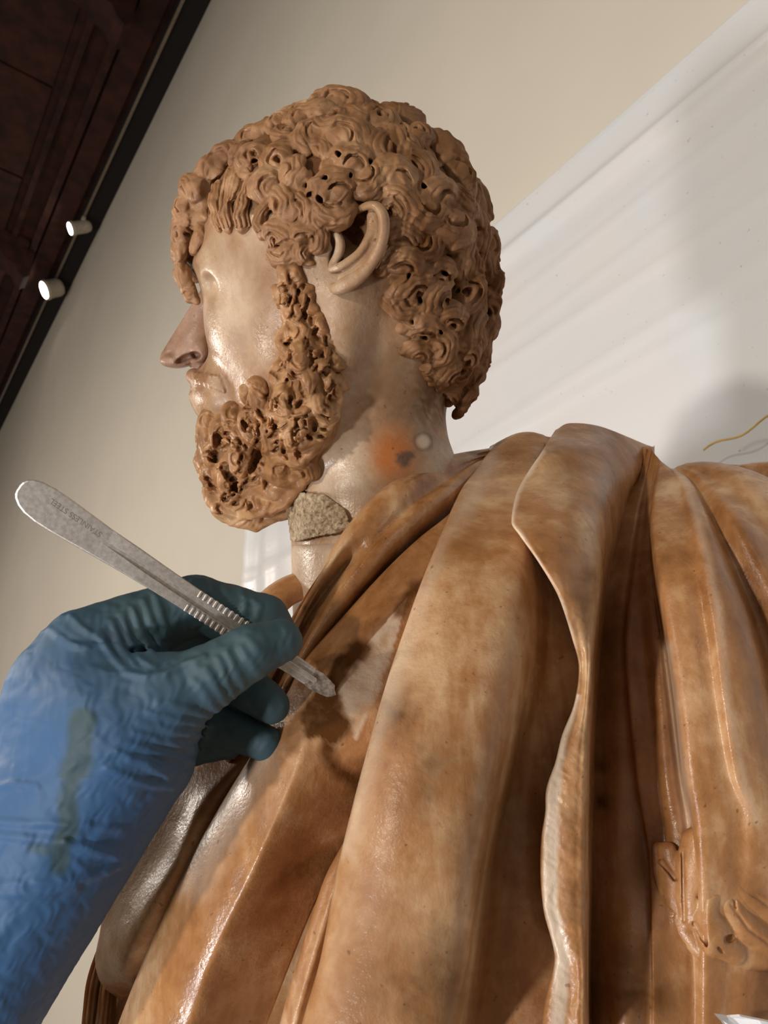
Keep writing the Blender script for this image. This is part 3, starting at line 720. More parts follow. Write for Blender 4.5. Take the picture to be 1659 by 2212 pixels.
BM = [(446,905,26,100,1,4,0),(440,950,26,80,-1,4,0),(438,1000,25,100,1,4,0),(536,920,30,80,1,4,0),(545,1010,32,40,-1,4,0),(490,1040,28,100,1,4,0),(600,1000,34,120,1,4,0),(570,1095,30,10,1,4,0),(660,1010,32,60,-1,4,0),(630,880,26,60,-1,4,0),(655,770,26,100,1,4,0),(630,720,22,80,1,4,0),(500,898,30,60,1,4.4,0),(557,872,32,100,-1,3.6,0),(610,862,28,80,1,3.6,0),(474,940,26,100,1,4.0,0),(578,948,38,300,1,4.2,0),(522,955,30,60,-1,4.0,0),
 (512,992,26,100,1,4.0,0),(452,985,24,80,1,4.0,0),(450,1035,26,100,-1,4.0,0),(462,1078,25,60,1,4.0,0),(484,1112,24,20,-1,3.6,0),(525,1122,26,0,1,3.4,0),
 (640,922,36,120,1,4.0,0),(690,880,32,60,1,4.2,0),(662,832,32,100,-1,4.0,0),(712,832,24,60,1,3.8,0),(640,782,30,80,1,4.0,0),(692,772,27,120,-1,4.0,0),
 (602,805,26,110,1,3.8,0),(612,742,25,60,1,4.0,0),(652,722,28,100,-1,4.0,0),(692,704,22,80,1,4.0,0),(632,672,27,60,1,4.0,0),(662,642,24,100,1,4.0,0),
 (604,640,19,80,-1,3.6,0),(614,594,22,80,1,4.0,0),(642,592,20,60,-1,4.0,0),(598,556,17,80,1,3.6,0),(676,670,20,20,1,4,0),
 (720,780,18,60,1,3.6,0),(735,830,16,60,1,3.6,0),(560,832,19,60,-1,3.4,0),(530,852,18,100,1,3.4,0),(726,870,20,100,1,4,0)]
for (u, v, r, ang, hd, sw, ho) in BM:
    p, n = bplace(u, v)
    curl(bv, p - n*r*0.12, n, r, D2(ang), hd, False, 1.35, 1.2, 4.0, r > 25)
# flat worked area under the jaw: shallow waves
for pts in ([(560,1010),(600,1040),(650,1050)], [(570,1060),(620,1080),(660,1040)], [(600,990),(650,1000),(690,960)], [(540,1090),(590,1100),(620,1090)],
            [(500,1130),(550,1138),(600,1120)], [(470,1100),(520,1112),(570,1108)], [(655,960),(700,940),(725,900)]):
    bv.path([(*p[:2], p[2]+4) for p in (bplace(u, v)[0] for u, v in pts)], [9, 12, 8], 8)
# strong channels and drilled holes
for pts, r in (([(468,945),(472,968),(462,990)],14), ([(484,1005),(500,1030),(512,1056)],12), ([(505,1040),(510,1060)],13), ([(556,955),(556,985),(545,1010)],12),
               ([(522,910),(530,924)],10), ([(607,950),(614,975)],6), ([(632,935),(640,958)],6), ([(672,912),(678,928)],7), ([(703,890),(705,894)],6), ([(563,1010),(565,1014)],6),
               ([(478,1072),(505,1084),(535,1088)],6), ([(580,858),(586,884)],7), ([(622,862),(628,880)],8), ([(594,880),(600,892)],6), ([(616,815),(624,830)],6),
               ([(652,838),(660,856)],8), ([(575,790),(600,812)],7), ([(540,832),(566,846)],6), ([(515,858),(520,870)],6), ([(610,735),(630,760)],6), ([(655,690),(668,704)],6), ([(640,620),(650,630)],6), ([(560,740),(572,752)],4),
               ([(690,800),(700,812)],6), ([(620,700),(632,712)],5), ([(680,740),(690,752)],5)):
    q = [bplace(u, v)[0] for u, v in pts]
    bv.path([p + np.array([0, 0, -2.0]) for p in q], r*0.95, 3, cut=True); bv.path([p + np.array([3, 3, 14.0]) for p in q], r*0.8, 3, cut=True)
# short curved chisel slits between the locks, and thin ridges beside them
rb = random.Random(12); BP = [(605,560),(640,560),(665,650),(715,740),(735,830),(700,940),(640,1050),(560,1130),(470,1110),(440,1000),(440,930),(500,890),(580,850),(612,760)]
cnt_ = 0
while cnt_ < 115:
    u, v = rb.uniform(435, 740), rb.uniform(550, 1130)
    if not in_poly(np.array([u]), np.array([v]), BP)[0]: continue
    smooth_zone = u > 560 and v > 985
    if smooth_zone and rb.random() < 0.75: continue
    cnt_ += 1
    ang = (1.9 if v < 800 else 1.2 + 1.4*math.sin(u/38.0 + v/55.0)) + rb.uniform(-0.5, 0.5); L = rb.uniform(12, 26); cv = rb.uniform(-0.9, 0.9); pts = []
    for q in range(5):
        a_l = (q-2)/4*L; x = u + math.cos(ang)*a_l - math.sin(ang)*cv*(a_l*a_l)/L; y = v + math.sin(ang)*a_l + math.cos(ang)*cv*(a_l*a_l)/L
        p, n = bplace(x, y); pts.append((p, n))
    r = rb.uniform(3.0, 5.5)*(0.7 if smooth_zone else 1)
    bv.path([p - n*1.0 for p, n in pts], [r*0.4, r*0.9, r, r*0.9, r*0.4], 2, cut=True)
    if not smooth_zone: bv.path([p - n*r*1.4 for p, n in pts[1:4]], [r*0.6, r*0.9, r*0.6], 2, cut=True)
    sx, sy = -math.sin(ang)*(r+4), math.cos(ang)*(r+4)
    bv.path([p + n*1.5 + np.array([sx, sy, 0]) for p, n in pts], [1.5, 3.2, 4, 3.2, 1.5], 3)
bt = lambda V: np.stack([np.clip(0.22 + 0.35*smooth_noise(V, 80, 21) + 0.3*smooth_noise(V, 28, 22), 0, 0.8), 0*V[:, 0], 0*V[:, 0], 0*V[:, 0]], 1).astype(f32)
emit_vol('beard', bv, BEARDM, BUST, head_world, bt, 3.0, 60)

# --- rough mortar joint and pale lower neck block
mv = Vol((590, 1040, -230), (790, 1190, 80), 2)
mv.cap((812, 1060, 10), (816, 1150, 12), 200, 200, 0)
keep = in_poly(mv.ax[0][:, None]*np.ones((1, mv.n[1])), mv.ax[1][None, :]*np.ones((mv.n[0], 1)), [(618,1090),(640,1062),(700,1068),(745,1100),(760,1140),(725,1153),(690,1158),(640,1170),(628,1166)])
mv.f = np.where(keep[:, :, None], mv.f, np.maximum(mv.f, 3))
g = np.stack(np.meshgrid(*mv.ax, indexing='ij'), -1).reshape(-1, 3)
mv.f += (smooth_noise(g, 16, 31)*3 + smooth_noise(g, 9, 32)*2).reshape(mv.n).astype(f32)
mv.f = np.where(keep[:, :, None], mv.f, np.maximum(mv.f, 3))
emit_vol('mortar_patch', mv, MORTAR, BUST, head_world)['label'] = 'rough gritty mortar patch'
lv = Vol((590, 1150, -220), (1020, 1420, 230), 4)
lv.cap((818, 1190, 8), (826, 1400, 0), 189, 192, 0)
lv.f = np.maximum(lv.f, (1171 + (800-lv.ax[0][:, None, None])*0.035 - lv.ax[1][None, :, None]).astype(f32))
def lt(V):
    t = np.zeros((len(V), 4), f32); t[:, 1] = 0.3; t[:, 0] = 0.9*soft(np.abs(V[:, 1]-1178), 5, 10); return t
emit_vol('neck_base', lv, SKIN, BUST, head_world, lt)['label'] = 'pale lower neck below the crack'

# ------------------------------------------------------------------ cloak: lofted folds on a curved body
CTRL = np.array([(725,1500,.290),(500,1700,.292),(400,1800,.295),(200,2100,.300),(300,2250,.285),(640,1400,.315),(700,1230,.338),(795,1085,.352),(870,1022,.368),(960,985,.395),(1055,968,.430),
 (700,2250,.255),(1100,2250,.250),(1650,2250,.262),(1000,1800,.268),(1000,1400,.300),(1100,1150,.345),(1130,945,.425),(1240,915,.430),(1430,1005,.420),(1250,1100,.355),
 (1300,1400,.312),(1300,1800,.275),(1550,1500,.300),(1600,1800,.280),(1520,1000,.405),(1600,1100,.355),(1720,1050,.385),(1720,1500,.305),(560,1950,.275)], float)
def _tps():
    P = CTRL[:, :2]/1000; n = len(P); r = np.linalg.norm(P[:, None]-P[None], axis=2)
    K = np.where(r > 0, r*r*np.log(r+1e-12), 0) + np.eye(n)*0.003
    A = np.zeros((n+3, n+3)); A[:n, :n] = K; A[:n, n] = 1; A[:n, n+1:] = P; A[n, :n] = 1; A[n+1:, :n] = P.T
    return np.linalg.solve(A, np.concatenate([CTRL[:, 2], [0, 0, 0]])), P
_TW, _TP = _tps()
def base_depth(u, v):
    q = np.stack([np.asarray(u, float), np.asarray(v, float)], -1)/1000; sh = q.shape[:-1]; q = q.reshape(-1, 2)
    r = np.linalg.norm(q[:, None]-_TP[None], axis=2); K = np.where(r > 0, r*r*np.log(r+1e-12), 0); n = len(_TP)
    return (K @ _TW[:n] + _TW[n] + q @ _TW[n+1:]).reshape(sh)
def loft(name, rails, tintf=None, nv_=230, sub_=9, parent=None, thick=0.003, mat=None, rough=0.0, over=False):
    """rails: list of polylines [(u, v, relief_mm)], top to bottom; the surface runs smoothly across them"""
    R = np.array([cr(r, nv_) for r in rails])
    if over:                                                       # the cloth rolls over and down behind the shoulder
        f = np.linspace(1, 0, 13)[:-1]; top = R[:, :1]
        B = np.repeat(top, 12, 1); B[..., 1] += 40*f**2; B[..., 2] = np.minimum(top[..., 2], 4) - 70*np.sqrt(1-(1-f)**2)
        R = np.concatenate([B, R], 1); nv_ += 12                    # rail, station, 3
    m = len(R); d = np.arange(m, dtype=float); n = (m-1)*sub_+1; t = np.linspace(0, m-1, n)
    G = np.array([cr_t(R[:, j], d, t) for j in range(nv_)])       # station, across, 3
    u, v, rel = G[..., 0], G[..., 1], G[..., 2]
    dep = base_depth(u, v) - rel*0.001
    if rough:
        q = np.stack([u, v, rel], -1).reshape(-1, 3); dep -= (smooth_noise(q, 45, 5)*0.6+smooth_noise(q, 20, 6)*0.4).reshape(dep.shape)*rough*0.001
    W = cam_pt(u, v, dep).reshape(-1, 3)
    idx = np.arange(nv_*n).reshape(nv_, n)
    Q = np.stack([idx[:-1, :-1], idx[1:, :-1], idx[1:, 1:], idx[:-1, 1:]], -1).reshape(-1, 4)
    uu, vv = u.ravel(), v.ravel()
    tint = np.zeros((len(uu), 4), f32) if tintf is None else tintf(uu, vv, np.stack([uu, vv, rel.ravel()*3], -1))
    o = mesh_obj(name, W, Q, mat or MARBLE, parent or BUST, True, np.clip(tint, 0, 1))
    if thick:
        sm = o.modifiers.new('thickness', 'SOLIDIFY'); sm.thickness = thick; sm.offset = SOL_OFF
    return o
SOL_OFF = -1.0
def shift(r, du, dv, dr): return [(u+du, v+dv, q+dr) for u, v, q in r]

# stains on the folds by the neck
def neck_tint(u, v, p):
    nz = smooth_noise(p, 55, 41)*0.6 + smooth_noise(p, 22, 42)*0.4
    t = np.zeros((len(u), 4), f32)
    t[:, 0] = soft(seg_dist(u, v, [(700, 1530), (695, 1555), (712, 1565)]) + nz*14, 44, 9)
    t[:, 0] = np.maximum(t[:, 0], soft(seg_dist(u, v, [(700, 1600), (715, 1650), (770, 1690)]) + nz*14, 14, 10)*0.9)
    t[:, 0] = np.maximum(t[:, 0], soft(seg_dist(u, v, [(715, 1480), (735, 1440), (770, 1405), (785, 1395)]) + nz*16, 20, 9)*0.95)
    t[:, 0] = np.maximum(t[:, 0], 0.8*soft(seg_dist(u, v, [(868, 1320), (880, 1290), (900, 1270)]) + nz*16, 16, 10))
    t[:, 0] += 0.30*soft(np.hypot(u-640, v-1590) + nz*40, 30, 30)
    t[:, 2] = 0.25*soft(np.hypot(u-766, v-1408) + nz*12, 14, 10) + 0.2*soft(np.hypot(u-703, v-1548) + nz*20, 36, 22)
    wh = in_poly(u, v, [(720,1500),(760,1440),(810,1370),(880,1290),(850,1400),(810,1520),(770,1600),(750,1560),(745,1520)])
    t[:, 1] = 0.6*wh*np.clip(0.8+nz, 0, 1)*(1-t[:, 0])
    t[:, 1] += 0.30*soft(seg_dist(u, v, [(560, 1640), (470, 1800), (420, 1900)]) + nz*20, 36, 30)
    t[:, 0] += 0.5*soft(seg_dist(u, v, [(700, 1700), (640, 1850), (560, 2050), (520, 2212)]) + nz*30, 45, 60)*(0.5+0.5*nz)
    t[:, 2] += 0.5*soft(seg_dist(u, v, [(875, 1043), (930, 1015), (960, 1024)]), 1.5, 2.5) + 0.5*soft(seg_dist(u, v, [(952, 1050), (1000, 1050)]), 1.2, 2) + 0.6*soft(np.hypot(u-658, v-1311)+nz*4, 6, 4)
    return t
b_ = [(1100,962,-2),(1050,969,0),(960,986,0),(870,1022,0),(795,1085,0),(733,1160,0),(690,1240,0),(650,1310,0),(612,1390,0),(550,1500,0),(480,1640,-2)]
a_ = shift(b_, 14, 12, -26)
c_ = [(1098,968,3),(1050,978,5),(962,996,6),(880,1032,7),(810,1096,7),(750,1168,7),(708,1232,4),(668,1295,4),(630,1362,4),(572,1470,3),(500,1640,0)]
g1_ = [(1096,975,5),(1045,985,6),(965,1008,7),(895,1050,7),(845,1105,6),(786,1172,4),(746,1222,-7),(696,1285,-11),(652,1350,-12),(590,1460,-12),(520,1640,-12)]
v2_ = [(1094,980,4),(1040,990,4),(985,1022,3),(935,1058,2),(880,1100,3),(800,1182,4),(752,1236,3),(702,1300,-1),(660,1362,-5),(602,1462,-8),(530,1640,-10)]
e_ = [(1092,985,6),(1035,1000,7),(975,1045,7),(915,1092,7),(845,1152,7),(778,1226,7),(734,1282,6),(694,1342,6),(652,1412,5),(608,1492,3),(545,1640,-4)]
e2_ = [(1090,995,4),(1040,1015,5),(985,1065,4),(930,1112,3),(860,1178,2),(795,1252,2),(748,1310,0),(704,1370,-1),(665,1432,-3),(622,1502,-5),(560,1640,-8)]
f_ = [(1088,1010,-6),(1040,1040,-10),(985,1100,-14),(915,1160,-16),(845,1225,-17),(775,1300,-18),(730,1350,-17),(690,1402,-16),(652,1462,-15),(625,1520,-15),(580,1640,-15)]
loft('neck_fold', [a_, b_, c_, g1_, v2_, e_, e2_, f_], neck_tint)
# big diagonal fold with the brown stain
g_ = [(1045,1030,-4),(968,1112,-1),(904,1163,0),(827,1237,1),(729,1345,2),(655,1430,3),(622,1494,3),(562,1600,2),(507,1690,0),(440,1800,0),(390,1890,0),(350,1980,0),(300,2100,0),(256,2212,0),(240,2270,0)]
g0_ = shift(g_, 16, 10, -22)
g2_ = [(1048,1040,1),(985,1122,5),(912,1190,7),(838,1262,8),(748,1362,10),(678,1450,11),(640,1520,11),(592,1620,11),(540,1720,10),(478,1840,10),(424,1950,10),(384,2050,10),(340,2140,10),(300,2230,10),(290,2280,10)]
h_ = [(1050,1050,2),(996,1130,6),(925,1222,9),(862,1290,11),(786,1364,13),(706,1462,14),(668,1530,14),(636,1630,14),(596,1730,13),(536,1860,13),(484,1970,13),(440,2070,13),(404,2160,13),(372,2240,13),(356,2290,13)]
h2_ = [(1052,1060,0),(1002,1140,4),(935,1235,7),(876,1306,9),(806,1384,10.5),(730,1490,11.5),(696,1560,12),(664,1660,11),(620,1760,10),(560,1890,10),(510,2000,9),(470,2100,8),(440,2190,8),(420,2260,8),(410,2300,8)]
i_ = [(1054,1075,-6),(1012,1150,-3),(960,1260,1),(905,1360,3),(850,1470,4),(795,1590,3),(768,1650,-3),(732,1740,-10),(688,1830,-15),(630,1950,-16),(585,2060,-16),(550,2150,-16),(520,2230,-16),(505,2290,-16),(500,2310,-16)]
i2_ = shift(i_, 45, 15, -10)
loft('stained_fold', [g0_, g_, g2_, h_, h2_, i_, i2_], neck_tint, sub_=12)
# narrow fold showing beside the broad one
j_ = [(800,1690,-22),(752,1800,-16),(702,1895,-11),(668,1995,-8),(634,2105,-7),(604,2212,-7),(588,2280,-7)]
loft('narrow_fold', [shift(j_, 12, 0, -22), j_, shift(j_, 16, 4, 4), shift(j_, 40, 10, 3), shift(j_, 75, 20, -14)], None, 150)

# broad front fold, deep valley, pale strip
def broad_tint(u, v, p):
    nz = smooth_noise(p*np.array([1, 0.45, 1]), 110, 51)*0.6 + smooth_noise(p, 40, 52)*0.4
    t = np.zeros((len(u), 4), f32)
    for (x, y, r, a) in ((855,1550,40,.55),(920,1640,50,.45),(990,1640,45,.35),(850,1700,50,.25),(980,1780,60,.35),(830,1950,90,.42),(900,2180,90,.6),(880,1480,50,.25),(1050,1480,50,.15),(960,1900,50,.2),(1130,1330,50,.18),(1000,1230,60,.15),(760,2200,70,.3),(1230,1010,30,.35),(940,2120,50,.5)):
        t[:, 0] += 1.0*a*soft(np.hypot(u-x, (v-y)*0.7) + nz*42, r*0.7, r*1.5)
    t[:, 1] = 0.35*soft(seg_dist(u, v, [(1060, 1000), (960, 1170), (890, 1340), (800, 1640), (750, 1830)]) + nz*15, 14, 20)
    t[:, 0] += 0.45*soft(seg_dist(u, v, [(1130, 1560), (1090, 1750), (1070, 1950), (1050, 2212)]) + nz*25, 25, 40)
    for (x, y) in ((1169,1511),(993,1510),(1042,1178)): t[:, 2] += 0.8*soft(np.hypot(u-x, v-y), 2, 2)
    return t
k_ = [(1064,964,0),(1052,980,5),(1030,1012,9),(996,1058,11),(950,1160,13),(905,1271,14),(870,1370,15),(837,1467,16),(788,1640,16),(753,1775,16),(728,1881,16),(692,2071,16),(652,2212,16),(635,2290,16)]
k2_ = [(1084,950,2),(1074,972,8),(1048,1022,14),(1014,1072,17),(968,1172,20),(924,1284,21),(890,1382,22),(858,1480,23),(812,1650,23),(778,1785,23),(752,1890,23),(716,2078,23),(680,2212,23),(665,2290,23)]
l_ = [(1116,936,4),(1108,970,12),(1088,1040,17),(1070,1110,21),(1035,1210,25),(1000,1320,27),(972,1420,28),(950,1510,29),(912,1670,29),(885,1800,29),(868,1900,28),(838,2080,27),(812,2212,26),(800,2290,26)]
m_ = [(1146,933,4),(1146,980,11),(1142,1060,17),(1132,1140,22),(1122,1240,25),(1112,1340,27),(1102,1430,28),(1088,1520,28),(1058,1670,27),(1030,1800,26),(1014,1900,25),(992,2080,23),(972,2212,22),(960,2290,22)]
n_ = [(1170,938,3),(1172,1000,6),(1168,1080,8),(1168,1160,8),(1172,1260,6),(1172,1350,4),(1162,1440,2),(1142,1530,0),(1112,1680,-4),(1086,1800,-7),(1070,1900,-9),(1052,2080,-11),(1040,2212,-12),(1035,2290,-12)]
o_ = [(1190,944,0),(1190,1010,2),(1192,1090,2),(1200,1170,1),(1205,1270,0),(1200,1360,-2),(1188,1450,-4),(1172,1540,-6),(1152,1690,-8),(1144,1800,-9),(1142,1900,-10),(1146,2080,-12),(1150,2212,-12),(1150,2290,-12)]
o2_ = shift(o_, 70, 0, 0)
loft('broad_fold', [shift(k_, 16, 8, -24), k_, k2_, l_, m_, n_, o_, o2_], broad_tint, sub_=11, over=True)

# turned-over flap with a broken edge
def flap_tint(u, v, p):
    nz = smooth_noise(p, 60, 61)*0.6 + smooth_noise(p, 25, 62)*0.4
    t = np.zeros((len(u), 4), f32)
    edge = seg_dist(u, v, [(1171,975),(1116,1065),(1105,1129),(1162,1213),(1213,1301),(1240,1400),(1240,1500),(1208,1600),(1192,1717),(1188,1890),(1190,1960),(1215,2060),(1210,2150),(1205,2212)])
    t[:, 1] = 0.85*soft(edge + nz*4, np.where(v > 1500, 15, 4), 5)
    for (x, y, r, a) in ((1225,1010,40,.5),(1270,1290,40,.6),(1285,1200,30,.3),(1240,1150,25,.3),(1245,1600,30,.5),(1235,1800,30,.6),(1235,1950,30,.6),(1330,970,40,.2)):
        t[:, 0] += a*soft(np.hypot(u-x, (v-y)*0.5) + nz*25, r*0.5, r*0.8)
    return t
def lift(P, a): return [(u, v, r + a*min(1, max(0, (1420-v)/150))*min(1, max(0, (v-925)/45))) for u, v, r in P]
p1 = [(1200,930,2),(1180,960,8),(1171,975,12),(1140,1020,15),(1116,1065,17),(1105,1129,18),(1121,1155,18),(1162,1213,18),(1200,1276,18),(1216,1315,18),(1236,1380,17),(1250,1440,16),(1240,1520,14),(1214,1588,12),(1200,1645,11),(1180,1705,10),(1178,1755,10),(1170,1807,9),(1168,1890,8),(1175,1969,7),(1194,2041,6),(1198,2080,6),(1185,2132,5),(1175,2190,5),(1172,2290,4)]
p1 = lift(p1, 20); p0 = shift(p1, 14, 2, -17)
p2 = [(1205,926,4),(1190,955,11),(1185,975,16),(1158,1025,19),(1136,1070,22),(1126,1126,23),(1142,1155,23),(1184,1216,22),(1220,1278,22),(1236,1318,21),(1252,1380,20),(1260,1440,19),(1254,1520,17),(1236,1588,15),(1222,1645,14),(1208,1710,13),(1206,1760,13),(1204,1810,12),(1203,1890,11),(1202,1960,10),(1218,2041,9),(1230,2082,9),(1234,2135,8),(1228,2190,8),(1222,2290,7)]
p2 = lift(p2, 19)
p3 = [(1232,914,4),(1228,940,12),(1226,970,18),(1220,1020,22),(1215,1068,25),(1214,1120,26),(1224,1165,26),(1240,1220,25),(1256,1278,24),(1263,1325,23),(1268,1380,22),(1269,1440,21),(1264,1520,19),(1255,1590,17),(1250,1650,16),(1246,1715,15),(1245,1765,15),(1243,1815,14),(1242,1890,13),(1242,1960,12),(1248,2041,11),(1252,2082,11),(1254,2135,10),(1252,2190,10),(1250,2290,9)]
p3 = lift(p3, 13)
p4 = [(1300,922,4),(1310,945,10),(1314,968,15),(1312,1010,19),(1304,1055,21),(1296,1105,22),(1293,1160,22),(1294,1215,21),(1290,1275,20),(1286,1325,19),(1282,1380,18),(1279,1440,17),(1275,1520,15),(1271,1590,13),(1269,1650,12),(1268,1715,11),(1267,1765,11),(1266,1815,10),(1266,1890,9),(1266,1960,8),(1266,2041,7),(1266,2082,7),(1266,2135,6),(1266,2190,6),(1266,2290,5)]
p4 = lift(p4, 5)
p5 = [(1400,962,2),(1396,985,4),(1386,1008,7),(1370,1032,9),(1352,1062,10),(1336,1115,9),(1322,1170,8),(1310,1222,7),(1302,1280,5),(1297,1328,4),(1292,1382,3),(1287,1442,2),(1283,1522,0),(1279,1592,-2),(1277,1652,-3),(1276,1716,-4),(1275,1766,-4),(1274,1816,-5),(1274,1890,-6),(1274,1960,-7),(1274,2041,-8),(1274,2082,-8),(1274,2135,-8),(1274,2190,-8),(1274,2290,-8)]
p5 = [(u, v, r-16) for u, v, r in p5]; p6 = shift(p5, 14, 0, -30)
loft('flap_fold', [p0, p1, p2, p3, p4, p5, p6], flap_tint, 360, 10, rough=0.5, over=True, thick=0)

# shoulder: crest behind, shaded valley with small pleats, radiating folds
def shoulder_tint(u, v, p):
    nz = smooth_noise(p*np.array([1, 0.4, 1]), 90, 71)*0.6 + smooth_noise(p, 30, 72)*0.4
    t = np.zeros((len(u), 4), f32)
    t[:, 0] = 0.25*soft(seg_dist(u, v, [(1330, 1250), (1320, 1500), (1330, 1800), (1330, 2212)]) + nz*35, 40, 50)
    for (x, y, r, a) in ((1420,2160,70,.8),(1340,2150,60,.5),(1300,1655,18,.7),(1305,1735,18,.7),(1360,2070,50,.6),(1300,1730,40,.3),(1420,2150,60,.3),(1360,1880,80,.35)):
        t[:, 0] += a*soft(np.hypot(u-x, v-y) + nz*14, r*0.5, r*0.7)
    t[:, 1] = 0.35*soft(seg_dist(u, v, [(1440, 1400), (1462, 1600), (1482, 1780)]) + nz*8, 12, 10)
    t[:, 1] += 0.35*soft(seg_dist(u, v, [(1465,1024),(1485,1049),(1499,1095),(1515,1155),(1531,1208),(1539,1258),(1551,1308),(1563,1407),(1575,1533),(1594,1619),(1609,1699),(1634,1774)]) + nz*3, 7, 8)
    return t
SR = [
 [(1395,960,-2),(1380,1000,-8),(1350,1080,-12),(1320,1200,-14),(1300,1350,-14),(1290,1500,-14),(1285,1700,-14),(1280,1900,-14),(1278,2100,-14),(1275,2290,-14)],
 [(1402,966,-1),(1392,1010,-8),(1370,1090,-12),(1345,1210,-13),(1325,1360,-13),(1322,1500,-13),(1325,1700,-13),(1330,1900,-13),(1335,2100,-12),(1335,2290,-12)],
 [(1408,972,0),(1398,1020,-7),(1380,1100,-11),(1362,1220,-12),(1345,1370,-11),(1352,1520,-11),(1370,1700,-11),(1395,1850,-12),(1400,2080,-11),(1400,2290,-11)],
 [(1410,975,0),(1402,1025,-6),(1386,1105,-8),(1372,1225,-8),(1356,1375,-7),(1364,1525,-7),(1382,1700,-7),(1404,1850,-8),(1412,2080,-9),(1412,2290,-9)],
 [(1414,980,1),(1406,1030,-5),(1392,1110,-8),(1382,1230,-9),(1388,1380,-9),(1402,1530,-9),(1420,1700,-9),(1436,1830,-10),(1440,2080,-9),(1440,2290,-9)],
 [(1418,985,1),(1409,1034,-4),(1398,1112,-5),(1398,1240,-5),(1410,1380,-5),(1424,1530,-5),(1438,1690,-5),(1452,1815,-6),(1460,2080,-9),(1460,2290,-9)],
 [(1421,988,1),(1411,1040,-3),(1402,1116,-6),(1406,1240,-8),(1422,1380,-8),(1438,1530,-8),(1456,1690,-8),(1472,1800,-8),(1480,2080,-9),(1480,2290,-9)],
 [(1424,992,1),(1412,1048,-2),(1404,1122,-4),(1411,1240,-6),(1434,1380,-7),(1454,1530,-8),(1474,1690,-8),(1490,1790,-8),(1500,2080,-9),(1500,2290,-9)],
 [(1430,998,2),(1418,1052,4),(1412,1124,6),(1423,1240,7),(1444,1380,7),(1466,1530,6),(1484,1680,5),(1504,1785,3),(1520,2080,-4),(1520,2290,-6)],
 [(1438,1004,3),(1440,1048,7),(1448,1120,10),(1464,1230,11),(1486,1370,11),(1506,1520,10),(1530,1680,8),(1556,1780,5),(1550,2080,-4),(1550,2290,-6)],
 [(1446,1010,3),(1462,1046,8),(1476,1110,11),(1496,1220,12),(1520,1350,11),(1544,1510,10),(1570,1670,8),(1600,1775,5),(1580,2080,-5),(1580,2290,-7)],
 [(1450,1012,4),(1474,1040,11),(1492,1088,15),(1514,1165,16),(1536,1258,16),(1556,1380,15),(1574,1530,14),(1600,1680,11),(1632,1775,7),(1610,2080,-5),(1610,2290,-7)],
 [(1454,1012,4),(1486,1036,9),(1512,1082,11),(1542,1160,12),(1572,1240,11),(1600,1312,11),(1632,1440,10),(1660,1620,8),(1690,1780,5),(1650,2080,-6),(1650,2290,-8)],
 [(1458,1011,3),(1492,1034,2),(1524,1084,0),(1560,1164,-3),(1596,1250,-6),(1632,1340,-8),(1668,1460,-8),(1700,1620,-7),(1730,1780,-5),(1700,2080,-8),(1700,2290,-9)],
 [(1462,1008,3),(1505,1028,4),(1548,1072,5),(1596,1140,5),(1640,1210,4),(1690,1320,3),(1730,1460,2),(1760,1620,0),(1780,1780,0),(1760,2080,-6),(1760,2290,-8)],
 [(1468,1006,3),(1515,1020,3),(1570,1056,3),(1625,1110,2),(1680,1180,1),(1740,1300,0),(1780,1460,0),(1810,1620,0),(1830,1780,0),(1820,2080,-6),(1820,2290,-8)],
 [(1476,1003,2),(1530,1006,3),(1590,1026,5),(1650,1066,6),(1720,1150,6),(1790,1290,5),(1830,1460,4),(1860,1620,3),(1880,1780,2),(1880,2080,-6),(1880,2290,-8)],
 [(1484,1000,-2),(1522,997,-2),(1562,1001,-2),(1612,1013,-2),(1665,1036,-2),(1760,1100,-2),(1850,1300,-2),(1900,1620,-2),(1920,1780,-2),(1920,2080,-8),(1920,2290,-10)],
 [(1490,1004,-14),(1526,1002,-16),(1566,1006,-16),(1614,1018,-18),(1667,1042,-18),(1762,1106,-18),(1852,1306,-18),(1902,1626,-18),(1922,1786,-18),(1922,2086,-18),(1922,2290,-18)]]
SR = [[(u, v, q - (14 if i < 2 else 12 if i < 4 else 9 if i < 6 else 5 if i < 8 else 0)*min(1, max(0, (v-1000)/160))*min(1, max(0, (2060-v)/200))) if i else (u-40, v, q-30) for u, v, q in R0] for i, R0 in enumerate(SR)]
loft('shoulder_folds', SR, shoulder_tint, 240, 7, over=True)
# far edge of the shoulder behind
loft('rear_shoulder', [[(1560,1030,-60),(1620,1040,-60),(1760,1080,-60)], [(1570,1012,-40),(1630,1003,-40),(1760,1000,-40)], [(1570,1014,-50),(1630,1006,-55),(1760,1004,-55)], [(1560,1060,-75),(1640,1060,-80),(1760,1060,-80)]], None, 30)
# far collar fold, left of the neck
loft('far_collar_fold', [[(660,1232,-52),(620,1243,-50),(585,1262,-46),(555,1288,-42),(520,1330,-40)], [(660,1240,-46),(622,1250,-42),(588,1270,-36),(560,1298,-32),(528,1340,-30)],
                   [(662,1262,-42),(628,1275,-36),(598,1298,-30),(572,1325,-26),(545,1370,-24)], [(664,1290,-44),(636,1305,-38),(610,1330,-30),(590,1360,-26),(570,1400,-24)]], None, 60)
